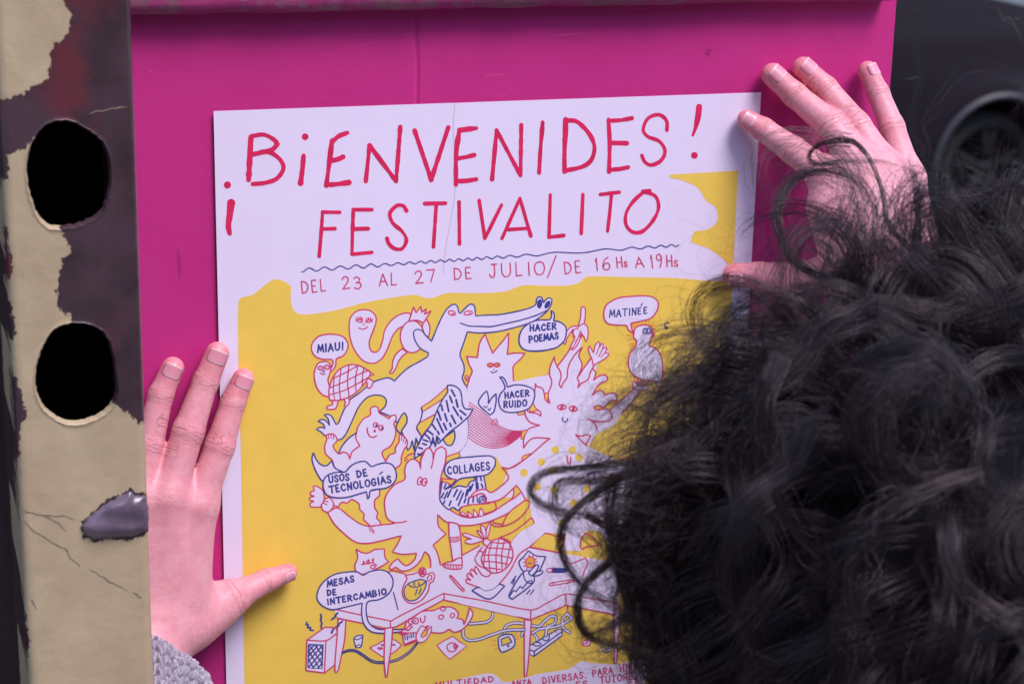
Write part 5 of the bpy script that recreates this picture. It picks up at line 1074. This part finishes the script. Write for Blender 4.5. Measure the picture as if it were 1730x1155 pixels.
# -- single locks that make the outline: middle line in photo pixels, distance from the board, width in pixels
def lock(pts, d, width, n, rad=.00011, frizz=.0009, clump=.2, wild=.12, lenvar=.12):
    q = np.array(pts, float); d = np.asarray(d, float) - .045; dd = np.broadcast_to(np.asarray(d, float), (len(q),)) if d.size == 1 else np.interp(np.linspace(0, 1, len(q)), np.linspace(0, 1, d.size), d)
    P3 = np.array([unproj(x, y, -z) for (x, y), z in zip(q, dd)]); m = np.linalg.norm(P3.mean(0) - CC) / F
    # even Catmull-Rom through the points
    E_ = np.vstack([2 * P3[0] - P3[1], P3, 2 * P3[-1] - P3[-2]]); out = []
    for i in range(1, len(E_) - 2):
        for s in np.arange(8) / 8:
            out.append(.5 * ((2 * E_[i]) + (-E_[i - 1] + E_[i + 1]) * s + (2 * E_[i - 1] - 5 * E_[i] + 4 * E_[i + 1] - E_[i + 2]) * s * s + (-E_[i - 1] + 3 * E_[i] - 3 * E_[i + 1] + E_[i + 2]) * s ** 3))
    out.append(P3[-1]); out = np.array(out); seg = np.concatenate([[0], np.cumsum(np.linalg.norm(np.diff(out, axis=0), axis=1))]); kk = 40
    out = np.stack([np.interp(np.linspace(0, seg[-1], kk), seg, out[:, c]) for c in range(3)], 1)
    strands(out[None], n, width * m / 2, rad, frizz=frizz, clump=clump, wild=wild, lenvar=lenvar)
# loops over the right hand
lock([(1600, 560), (1500, 500), (1430, 478), (1370, 460), (1330, 425), (1313, 375), (1318, 335), (1345, 300), (1385, 286), (1425, 292), (1462, 315), (1482, 352), (1478, 392), (1455, 420)], (.34, .29, .27, .27, .28), 17, 60, .00012, frizz=.0013, wild=.2)
lock([(1600, 520), (1545, 430), (1500, 380), (1492, 330), (1470, 270), (1440, 238), (1405, 238), (1375, 250), (1366, 266), (1380, 278), (1430, 273), (1490, 274), (1535, 288)], (.33, .28, .27), 9, 26, .0001)
lock([(1440, 238), (1410, 236), (1392, 246), (1402, 262), (1440, 270)], (.27,), 30, 22, frizz=.0016)
lock([(1600, 560), (1555, 470), (1548, 420), (1553, 370), (1548, 320), (1532, 280), (1526, 262)], (.34, .28, .26), 20, 80, .00012, frizz=.0012, wild=.2)
for k in range(4): lock([(1600 + 10 * k, 540), (1540 + 8 * k, 440), (1480 + 12 * k, 370 - 4 * k), (1440 + 20 * k, 330 - 8 * k), (1410 + 26 * k, 360 - 12 * k)], (.33, .28, .26), 60, 9, .00007, .004, -.3, .6)
for k in range(5): lock([(1500 - 10 * k, 600), (1400 - 14 * k, 500 + 6 * k), (1310 - 8 * k, 440 + 12 * k), (1270 + 4 * k, 380 + 20 * k), (1290 + 6 * k, 320 + 22 * k)], (.33, .30, .30), 70, 7, .00005, .004, -.4, .7)
# left edge
lock([(1230, 720), (1150, 745), (1085, 780), (1030, 815), (985, 848), (956, 878), (946, 912), (955, 950), (980, 985), (1012, 1012), (1050, 1035), (1090, 1050)], (.35, .37, .38), 15, 60)
lock([(1230, 770), (1130, 775), (1050, 782), (965, 790), (915, 800), (896, 820), (903, 845), (940, 862), (1000, 870), (1070, 868), (1130, 850)], (.35, .37, .37), 11, 40, frizz=.0014)
lock([(1100, 800), (1000, 812), (950, 812), (935, 840), (945, 880), (975, 905), (1030, 905)], (.36,), 14, 26, frizz=.0018)
lock([(1180, 850), (1120, 890), (1060, 930), (1010, 965), (985, 990), (974, 1025), (982, 1060), (1010, 1082), (1060, 1093), (1110, 1105), (1150, 1112)], (.35, .37, .38), 17, 64)
lock([(1130, 960), (1095, 1005), (1050, 1045), (1010, 1068), (970, 1072)], (.36, .375), 15, 44)
lock([(990, 870), (1020, 885), (1060, 895), (1100, 905), (1150, 900)], (.37,), 12, 34); lock([(1040, 800), (1030, 860), (1035, 920), (1050, 970), (1085, 1010), (1120, 1060)], (.37,), 26, 46)
lock([(1150, 800), (1090, 850), (1060, 910), (1055, 970), (1080, 1030), (1110, 1075), (1150, 1120), (1180, 1160)], (.36,), 38, 90); lock([(1200, 900), (1120, 960), (1090, 1020), (1110, 1080), (1135, 1130), (1130, 1170)], (.36,), 26, 60)
lock([(1200, 650), (1130, 655), (1075, 680), (1030, 720), (1000, 770)], (.34, .37), 60, 70, .00007, .003, -.2, .5); lock([(1330, 620), (1220, 640), (1120, 668), (1040, 700), (990, 735)], (.34, .36), 70, 110, .00008, .002, -.1, .3)
lock([(1400, 570), (1290, 548), (1210, 560), (1155, 600), (1125, 650), (1112, 705)], (.33, .35), 30, 60, .00008, .0025, 0, .4); lock([(1380, 560), (1260, 540), (1170, 565), (1135, 620), (1100, 670)], (.33, .34), 60, 40, .00006, .004, -.3, .6)
lock([(1300, 540), (1240, 555), (1180, 600), (1160, 660), (1170, 720)], (.33,), 80, 90, .00008, .003, 0, .4)
for k in range(48):      # the lower left of the mass, where it is thickest
    x0, y0 = (HR.uniform(1190, 1520), HR.uniform(820, 1180)) if k < 30 else (HR.uniform(1125, 1250), HR.uniform(850, 1120)); a_ = HR.normal(0, 60); b_ = HR.normal(0, 50)
    lock([(x0 + 150, y0 - 170 + a_), (x0 + 70, y0 - 110), (x0 + b_, y0 - 30), (x0 - 40 + a_ * .5, y0 + 50), (x0 + b_, y0 + 120), (x0 + 60, y0 + 170)], (.36, .33, .35), HR.uniform(50, 90), 90, frizz=.0014, clump=.1)
for k in range(26):
    y0 = 600 + 22 * k; xe = np.interp(y0, [560, 700, 780, 860, 1000, 1150], [1290, 1165, 1085, 1035, 1040, 1150]); a_ = HR.normal(0, 40); b_ = HR.normal(0, 30)
    lock([(1420, y0 - 60 + a_), (1320, y0 - 50 + b_), (1220, y0 - 20), (xe + 90, y0 + 10 + a_ * .3), (xe + 25, y0 + 45), (xe + 30 + b_, y0 + 95), (xe + 75, y0 + 130), (xe + 120, y0 + 110)], (.34, .36, .37, .36), HR.uniform(24, 44), 60, frizz=.0012, clump=.3)
for k in range(22):      # loose curls between the mass and the loops
    x0, y0 = HR.uniform(1050, 1150), HR.uniform(740, 1120); r_ = HR.uniform(28, 62); a0 = HR.uniform(-.6, .6); sg = HR.choice([-1, 1])
    pts = [(x0 + 170, y0 - 30), (x0 + 80, y0 - 10)] + [(x0 - r_ * .3 + r_ * math.cos(a0 + sg * t_) * .9, y0 + r_ * math.sin(a0 + sg * t_)) for t_ in np.linspace(.2, 4.4, 7)]
    lock(pts, (.35, .37, .37), HR.uniform(9, 26), int(HR.uniform(14, 34)), .00009, HR.uniform(.0012, .003), 0, .3)
for k in range(26):      # finer curls reaching over the drawing
    x0, y0 = HR.uniform(985, 1100), HR.uniform(720, 1110); r_ = HR.uniform(20, 60); a0 = HR.uniform(-.9, .9); sg = HR.choice([-1, 1])
    pts = [(x0 + 210, y0 - 40 + HR.normal(0, 20)), (x0 + 110, y0 - 20)] + [(x0 - r_ * .3 + r_ * math.cos(a0 + sg * t_) * .9, y0 + r_ * math.sin(a0 + sg * t_)) for t_ in np.linspace(.2, HR.uniform(3, 5.5), 7)]
    lock(pts, (.35, .37, .37), HR.uniform(6, 20), int(HR.uniform(6, 16)), .00008, HR.uniform(.0010, .0026), 0, .35)
for k in range(12):      # the right shoulder of the mass
    x0, y0 = HR.uniform(1560, 1740), HR.uniform(400, 520)
    lock([(x0 + 120, y0 + 60), (x0 + 60, y0 - 20), (x0, y0 - 60 + HR.normal(0, 25)), (x0 - 70, y0 - 30), (x0 - 110, y0 + 40), (x0 - 90, y0 + 90)], (.37, .33, .34), HR.uniform(30, 70), 60, .0001, .002, 0, .3)
# the swirl on the crown and the paler hair round it
lock([(1380, 760), (1420, 700), (1440, 640), (1490, 598), (1550, 588), (1605, 615), (1635, 670), (1632, 735), (1595, 785), (1540, 795), (1500, 760), (1492, 710), (1520, 668), (1560, 662)], (.41, .45, .45), 44, 110, frizz=.0026, wild=.25)
lock([(1480, 800), (1440, 740), (1455, 670), (1500, 630), (1560, 625), (1600, 665), (1600, 720)], (.44, .46), 34, 60, frizz=.003, wild=.3)
lock([(1760, 570), (1660, 548), (1570, 525), (1490, 515), (1420, 530)], (.38, .36), 46, 120, frizz=.0016); lock([(1760, 610), (1690, 605), (1630, 640), (1590, 690)], (.41, .42), 40, 80); lock([(1760, 500), (1680, 440), (1600, 420), (1540, 440)], (.36, .33), 60, 60, .00008, .003, 0, .4)
lock([(1290, 640), (1280, 720), (1300, 800), (1340, 890), (1420, 970), (1520, 1020)], (.43, .45), 20, 60); lock([(1660, 800), (1560, 830), (1480, 880), (1440, 960), (1450, 1060), (1500, 1170)], (.46,), 30, 50, frizz=.003, wild=.4)
lock([(1320, 600), (1290, 680), (1310, 760), (1290, 850)], (.42, .44), 40, 90); lock([(1240, 900), (1230, 980), (1260, 1060), (1310, 1120)], (.42,), 28, 60)
# loose single hairs
for pts in ([(1700, 420), (1560, 240), (1600, 165), (1660, 118), (1740, 108)], [(1650, 380), (1610, 240), (1628, 205), (1668, 194), (1705, 205), (1728, 240)], [(1600, 420), (1570, 260), (1620, 232), (1665, 240), (1692, 285)], [(1640, 420), (1540, 225), (1560, 140), (1525, 30), (1540, -20)], [(1760, 160), (1720, 50), (1695, 25), (1678, -10)], [(1750, 400), (1690, 330), (1650, 300), (1665, 275), (1720, 275), (1760, 300)], [(1700, 380), (1630, 330), (1560, 340), (1530, 380)]):
    lock(pts, (.34, .36, .38), 5, 4, .00010, .0012, 0, .3)
for k in range(60):
    x0, y0 = HR.uniform(1420, 1730), HR.uniform(430, 540); a_ = HR.uniform(-2.4, -.7); L0 = HR.uniform(80, 210); b_ = a_ + HR.normal(0, 1.2); c_ = b_ + HR.normal(0, 1.2)
    x1, y1 = x0 + L0 * .5 * math.cos(a_), y0 + L0 * .5 * math.sin(a_); x2, y2 = x1 + L0 * .4 * math.cos(b_), y1 + L0 * .4 * math.sin(b_)
    if y2 < 250 and x2 < 1500: continue
    lock([(x0, y0 + 60), (x0, y0), (x1, y1), (x2, y2), (x2 + L0 * .35 * math.cos(c_), y2 + L0 * .35 * math.sin(c_))], (.35, HR.uniform(.28, .38)), 26, 3, .00006, .003, -.4, .7)
for k in range(80):
    y0 = HR.uniform(560, 1120); x0 = np.interp(y0, [560, 700, 900, 1120], [1230, 1100, 1000, 1150]) + 60; a_ = math.pi + HR.normal(0, .7); L0 = HR.uniform(70, 200); b_ = a_ + HR.normal(0, 1.3); c_ = b_ + HR.normal(0, 1.3)
    x1, y1 = x0 + L0 * .5 * math.cos(a_), y0 + L0 * .5 * math.sin(a_); x2, y2 = x1 + L0 * .4 * math.cos(b_), y1 + L0 * .4 * math.sin(b_)
    lock([(x0 + 70, y0), (x0, y0), (x1, y1), (x2, y2), (x2 + L0 * .35 * math.cos(c_), y2 + L0 * .35 * math.sin(c_))], (.35, HR.uniform(.30, .40)), 24, 3, .00005, .003, -.4, .7)
# strands -> three sided threads
def threads():
    VV, FF, b = [], [], 0
    for P, rad in STR:
        N, k, _ = P.shape; t_ = np.gradient(P, axis=1); t_ /= np.linalg.norm(t_, axis=2, keepdims=True) + 1e-12
        ref = np.where(np.abs(t_[..., 2:]) < .9, np.array([0, 0, 1.]), np.array([1., 0, 0])); a = np.cross(t_, ref)
        # carry the frame along so that the thread does not twist
        cur = a[:, 0] / (np.linalg.norm(a[:, 0], axis=1, keepdims=True) + 1e-12); A = np.empty_like(P)
        for i in range(k):
            cur = cur - t_[:, i] * np.sum(cur * t_[:, i], 1, keepdims=True); cur /= np.linalg.norm(cur, axis=1, keepdims=True) + 1e-12; A[:, i] = cur
        B = np.cross(t_, A); r = rad[:, None] * (1 - .8 * np.linspace(0, 1, k) ** 4)[None]
        ring = np.stack([P + (A * math.cos(g) + B * math.sin(g)) * r[..., None] for g in (0, 2.0944, 4.18879)], 2)
        VV.append(ring.reshape(-1, 3))
        i = (np.arange(N)[:, None, None] * k + np.arange(k - 1)[None, :, None]) * 3; j = np.arange(3)[None, None]; j2 = (j + 1) % 3
        FF.append(np.stack([i + j, i + j2, i + 3 + j2, i + 3 + j], -1).reshape(-1, 4) + b); b += N * k * 3
    return np.vstack(VV), np.vstack(FF)
v, f = threads()
cap_f = lambda P: np.maximum(ellip((P - SK_C) @ HM, (0, 0, 0), SK_R + .010) + .003 * np.sin(P[:, 0] * 160) * np.sin(P[:, 1] * 140 + 1) * np.sin(P[:, 2] * 150), np.minimum(((P - HC) @ HM)[:, 1] - .045, .045 - ((P - HC) @ HM)[:, 2]) if 0 else np.minimum(((P - HC) @ HM)[:, 1] - .030, .060 - ((P - HC) @ HM)[:, 2]))
cv2, cf2 = skin(cap_f, SK_C - .14, SK_C + .14, .006)
f = np.vstack([f, cf2 + len(v)]); v = np.vstack([v, cv2])
t = NT('dark_hair'); tn = t.attr('tint').outputs['Fac']
t.set(t.ramp(tn, (0.0, (.002, .0015, .002)), (.6, (.008, .005, .007)), (1.0, (.066, .037, .042))), .36, 0, .68)
t.b.inputs['Specular Tint'].default_value = (1.0, .86, .95, 1)
t.b.inputs['Coat Weight'].default_value = .0
M_HAIR = t.m
hair = mesh('hair', v, f, M_HAIR, person)
tint = np.concatenate([np.repeat(np.clip(np.repeat(HR.beta(2, 2.2, len(q[0]) // 6 + 1), 6)[:len(q[0])] + HR.normal(0, .12, len(q[0])), 0, 1), q[0].shape[1] * 3) for q in STR] + [np.zeros(len(cv2))])
addattr(hair, 'tint', tint)
print('hair strands', sum(len(q[0]) for q in STR), 'verts', len(v))
# ---------------------------------------------------------------- dark car parked across the road
GZ = -.60; CY = 8.24; WX, WR_ = 5.50, .30; RXW = WX - 2.66; CWD = 1.82
car = empty('parked_car', (4.1, CY + CWD / 2, GZ), 'dark charcoal car parked across the road beyond the right edge of the board', 'car')
t = NT('charcoal_car_paint'); t.set(t.ramp(t.noise(3, 3), (.3, (.0085, .0050, .0095)), (.7, (.011, .0068, .0125))), .45, .0, .22); t.b.inputs['Coat Weight'].default_value = .12; t.b.inputs['Coat Roughness'].default_value = .12; M_CAR = t.m
t = NT('tinted_glass'); t.set((.012, .012, .015), .06, 0, .6); M_GLASS = t.m
M_TYRE = var_mat('tyre_rubber', (.018, .017, .018), .2, 30, .8, .001, 200); t = NT('alloy'); t.set((.007, .006, .008), .8, .1); M_ALLOY = t.m
M_TRIM = var_mat('black_trim', (.022, .020, .024), .15, 20, .55, .0004, 300); M_LIP = var_mat('arch_lip_highlight', (.050, .044, .056), .1, 20, .4, 0); t = NT('lamp_glass'); t.set((.55, .55, .6), .08, 0, .6); M_LAMP = t.m; t = NT('seam_gap'); t.set((.004, .004, .005), .9); M_GAP = t.m
def bulge(x, z):      # how far the flank lies behind its widest line
    h = (z - (GZ + .62)) / .62; e = np.clip((x - (WX + .35)) / .62, 0, 1); r = np.clip(((RXW - .35) - x) / .6, 0, 1)
    return .010 + .065 * np.clip(h, 0, 2) ** 2 + .05 * np.clip(-h, 0, 2) ** 2 + .30 * e ** 2.4 + .16 * r ** 2.2 - .018 * np.exp(-((np.hypot(x - WX, z - (GZ + .335)) - .40) / .05) ** 2) * (z > GZ + .3) - .006 * np.exp(-((z - (GZ + .98 + .02 * (x - 4))) / .05) ** 2)
def arch(cx, n=18, r=.368): return [(cx + r * math.cos(a), GZ + .335 + r * math.sin(a)) for a in np.linspace(-.42, math.pi + .42, n)]
BOT = GZ + .24
body_o = [(WX + .90, GZ + .30), (WX + .93, GZ + .55), (WX + .91, GZ + .80), (WX + .80, GZ + .98), (WX + .55, GZ + 1.11), (WX + .12, GZ + 1.168), (WX - .20, GZ + 1.235), (WX - .55, GZ + 1.27), (4.2, GZ + 1.28), (3.2, GZ + 1.285), (RXW - .3, GZ + 1.25), (RXW - .75, GZ + 1.18), (RXW - .88, GZ + .95), (RXW - .90, GZ + .60), (RXW - .86, GZ + .34)] + \
    [(RXW - .45, BOT)] + arch(RXW)[::-1] + [(RXW + .45, BOT), (WX - .45, BOT)] + arch(WX)[::-1] + [(WX + .45, BOT)]
def flank(outline, g=.055, off=0.0, sub=.05):
    o = []; 
    for i in range(len(outline)):
        a, b = np.array(outline[i]), np.array(outline[(i + 1) % len(outline)]); k = max(1, int(np.linalg.norm(b - a) / sub)); o += [a + (b - a) * s / k for s in range(k)]
    o = np.array(o); x0, z0 = o.min(0); x1, z1 = o.max(0); gx, gz = np.meshgrid(np.arange(x0, x1, g), np.arange(z0, z1, g)); G = np.stack([gx.ravel(), gz.ravel()], 1); G = G[inside(G, o)]
    if len(G): G = G[seg_dist(G, o) > g * .4]
    r = delaunay_2d_cdt([Vector(map(float, q)) for q in o] + [Vector(map(float, q)) for q in G], [], [list(range(len(o)))], 1, 1e-5)
    P = np.array([(q[0], q[1]) for q in r[0]]); return P, [tuple(q) for q in r[2]], o
def shell(name, outline, mat, parent, fn=bulge, off=0.0, far=None, g=.055):
    P, Fc, o = flank(outline, g); y = CY + fn(P[:, 0], P[:, 1]) - off; n = len(P); V = [(x, yy, z) for (x, z), yy in zip(P, y)]
    y2 = (2 * CY + CWD - y) if far is None else y + far; V += [(x, yy, z) for (x, z), yy in zip(P, y2)]
    F_ = list(Fc) + [tuple(i + n for i in q[::-1]) for q in Fc]; yo = CY + fn(o[:, 0], o[:, 1]) - off; yo2 = (2 * CY + CWD - yo) if far is None else yo + far
    k = len(o); st_ = 5 if far is None else 1; b = len(V)
    for s in range(st_ + 1):
        c = s / st_; crown = (.035 * math.sin(c * math.pi)) if far is None else 0
        V += [(x, a + (e - a) * c, z + crown * (z > GZ + 1.0)) for (x, z), a, e in zip(o, yo, yo2)]
    F_ += [(b + s * k + i, b + s * k + (i + 1) % k, b + (s + 1) * k + (i + 1) % k, b + (s + 1) * k + i) for s in range(st_) for i in range(k)]
    q = mesh(name, V, F_, mat, parent); me = q.data; bm = bmesh.new(); bm.from_mesh(me); bmesh.ops.remove_doubles(bm, verts=bm.verts, dist=1e-4); bm.to_mesh(me); bm.free(); return autosmooth(q, 35)
shell('body', body_o, M_CAR, car)
cab = lambda x, z: .075 + .30 * np.clip((z - (GZ + 1.2)) / .62, 0, 1)
cab_o = [(WX - .62, GZ + 1.225), (WX - 1.25, GZ + 1.62), (WX - 1.55, GZ + 1.70), (3.0, GZ + 1.71), (RXW - .35, GZ + 1.62), (RXW - .72, GZ + 1.24)]
shell('roof', cab_o, M_CAR, car, cab)
for w_ in ([(WX - .92, GZ + 1.31), (WX - 1.36, GZ + 1.60), (WX - 1.75, GZ + 1.635), (WX - 1.80, GZ + 1.31)], [(WX - 1.88, GZ + 1.31), (WX - 1.84, GZ + 1.635), (WX - 2.55, GZ + 1.62), (WX - 2.62, GZ + 1.31)]):
    shell('side_window', w_, M_GLASS, car, cab, .006, .004, .1)
# windscreen
wv = [(WX - .70, CY + .12, GZ + 1.27), (WX - .70, CY + CWD - .12, GZ + 1.27), (WX - 1.22, CY + CWD - .30, GZ + 1.625), (WX - 1.22, CY + .30, GZ + 1.625)]
mesh('windscreen', [(x + .018, y, z + .022) for x, y, z in wv] + wv, [(0, 1, 2, 3), (7, 6, 5, 4), (0, 4, 5, 1), (1, 5, 6, 2), (2, 6, 7, 3), (3, 7, 4, 0)], M_GLASS, car, False)
# front door: its gap and a panel a hair proud of the flank
seam = [unproj(x, y, CY) for x, y in ((1577, -12), (1570, 20), (1560, 60), (1552, 100), (1547, 150), (1546, 210), (1549, 300), (1560, 380))]
sx = [(p[0] , p[2]) for p in seam]
dv = []; df = []
for i, (x, z) in enumerate(sx):
    yy = CY + float(bulge(np.array(x), np.array(z))); dv += [(x - .006, yy - .003, z), (x + .006, yy - .003, z)]
    if i: df.append((2 * i - 2, 2 * i - 1, 2 * i + 1, 2 * i))
mesh('door_gap', dv, df, M_GAP, car, False)
door = shell('door', [(x - .009, min(z, GZ + 1.215)) for x, z in sx if z > BOT + .08] + [(sx[-1][0] - .05, BOT + .09), (WX - 1.50, BOT + .07), (WX - 1.56, GZ + .7), (WX - 1.55, GZ + 1.215)], M_CAR, car, bulge, .003, .002)
hx, hz = WX - 1.40, GZ + 1.02; hb = CY + float(bulge(np.array(hx), np.array(hz)))
MB().tube([(hx - .10, hb - .004, hz), (hx - .085, hb - .035, hz), (hx + .085, hb - .035, hz + .003), (hx + .10, hb - .004, hz + .003)], .012, 10).build('handle', M_CAR, door)
MB().add(*(lambda m_: (m_.v, m_.f))(MB().box(WX - .92, WX - .78, CY - .13, CY + .09, GZ + 1.24, GZ + 1.38, .035))).build('wing_mirror', M_TRIM, car)
MB().box(WX + .55, WX + .86, CY + .10, CY + .34, GZ + .82, GZ + .93, .03).build('headlight', M_LAMP, car); MB().box(WX + .55, WX + .86, CY + CWD - .34, CY + CWD - .10, GZ + .82, GZ + .93, .03).build('headlight', M_LAMP, car)
for cx in (WX, RXW):
    # arch lip: its highlight is put into a paler colour
    for s_ in (0, 1):
        m_ = MB(); pts = [(x, (CY + float(bulge(np.array(x), np.array(z))) - .012) if not s_ else (CY + CWD - float(bulge(np.array(x), np.array(z))) + .012), z) for x, z in arch(cx, 40, .376)]
        m_.tube(pts, .020, 8).build('wheel_arch', M_LIP, car)
    for side in (0, 1):
        y0 = CY + .10 if not side else CY + CWD - .10; sg = 1 if not side else -1
        wh = bpy.data.objects.new('wheel', None); COL.objects.link(wh); wh.location = (cx, y0, GZ + WR_); wh.matrix_world = Matrix.Translation((cx, y0, GZ + WR_)); wh.parent = car; wh.matrix_parent_inverse = car.matrix_world.inverted()
        c0 = (cx, y0, GZ + WR_); TS = WR_ / .345
        MB().lathe([(.215, sg * .012), (.225, sg * .0), (.25, sg * -.006), (.275, sg * .006), (.294, sg * .03), (.30, sg * .06), (.30, sg * .17), (.285, sg * .20), (.22, sg * .21), (.21, sg * .1)], c0, 'y', 56).build('tyre', M_TYRE, wh)
        m_ = MB().lathe([(.225, sg * .004), (.222, sg * .012), (.205, sg * .03), (.20, sg * .11), (.05, sg * .12), (.0, sg * .12)], c0, 'y', 56)
        for k in range(5):
            for dlt in (-.14, .14):
                a = k * 2 * math.pi / 5 + .3; p0 = np.array([cx + .03 * math.cos(a), y0 + sg * .03, GZ + WR_ + .03 * math.sin(a)]); p1 = np.array([cx + .207 * math.cos(a + dlt), y0 + sg * .018, GZ + WR_ + .207 * math.sin(a + dlt)])
                m_.tube([p0, .5 * (p0 + p1) - [0, sg * .006, 0], p1], [.020, .014, .017], 8)
        m_.lathe([(.0, sg * .008), (.035, sg * .010), (.045, sg * .03), (.045, sg * .06)], c0, 'y', 24)
        m_.build('rim', M_ALLOY, wh)
    MB().lathe([(.355, .04), (.355, CWD - .04)], (cx, CY, GZ + .335), 'y', 48).build('wheel_well', M_GAP, car)
o = MB().box(-300, 300, 11.6, 60, GZ - .5, GZ + .13, .005).build('far_pavement', M_PAVE, None, False); o['kind'] = 'structure'

# unseen brick front, added to block low sky light and darken the hair
t = NT('sky_blocker_brick'); br = t.n('ShaderNodeTexBrick'); c = t.n('ShaderNodeTexCoord'); mp = t.n('ShaderNodeMapping'); mp.inputs['Rotation'].default_value = (R_(90), 0, 0); t.l(c.outputs['Object'], mp.inputs['Vector']); t.l(mp.outputs[0], br.inputs['Vector'])
br.inputs['Scale'].default_value = 4; br.inputs['Color1'].default_value = (.15, .125, .13, 1); br.inputs['Color2'].default_value = (.19, .16, .165, 1); br.inputs['Mortar'].default_value = (.22, .2, .19, 1)
t.set(br.outputs['Color'], .9); t.bump(br.outputs['Fac'], .006, -.5)
hf_ = empty('house', (0, -9, 0), 'brick house front at the back of the pavement behind the photographer', 'house')
MB().box(-16, 18, -9.4, -9.0, 0, 6.8, .01).build('wall', t.m, hf_, False)
for x in (-12, -8, -4, 0, 4, 8, 12):
    for z in (1.0, 4.4):
        fr_ = MB().box(x, x + 1.3, -9.06, -8.96, z, z + 1.9, .01).build('window', M_TRIM, hf_, False); MB().box(x + .08, x + 1.22, -8.957, -8.945, z + .08, z + 1.82, .002).build('pane', M_GLASS, fr_, False)
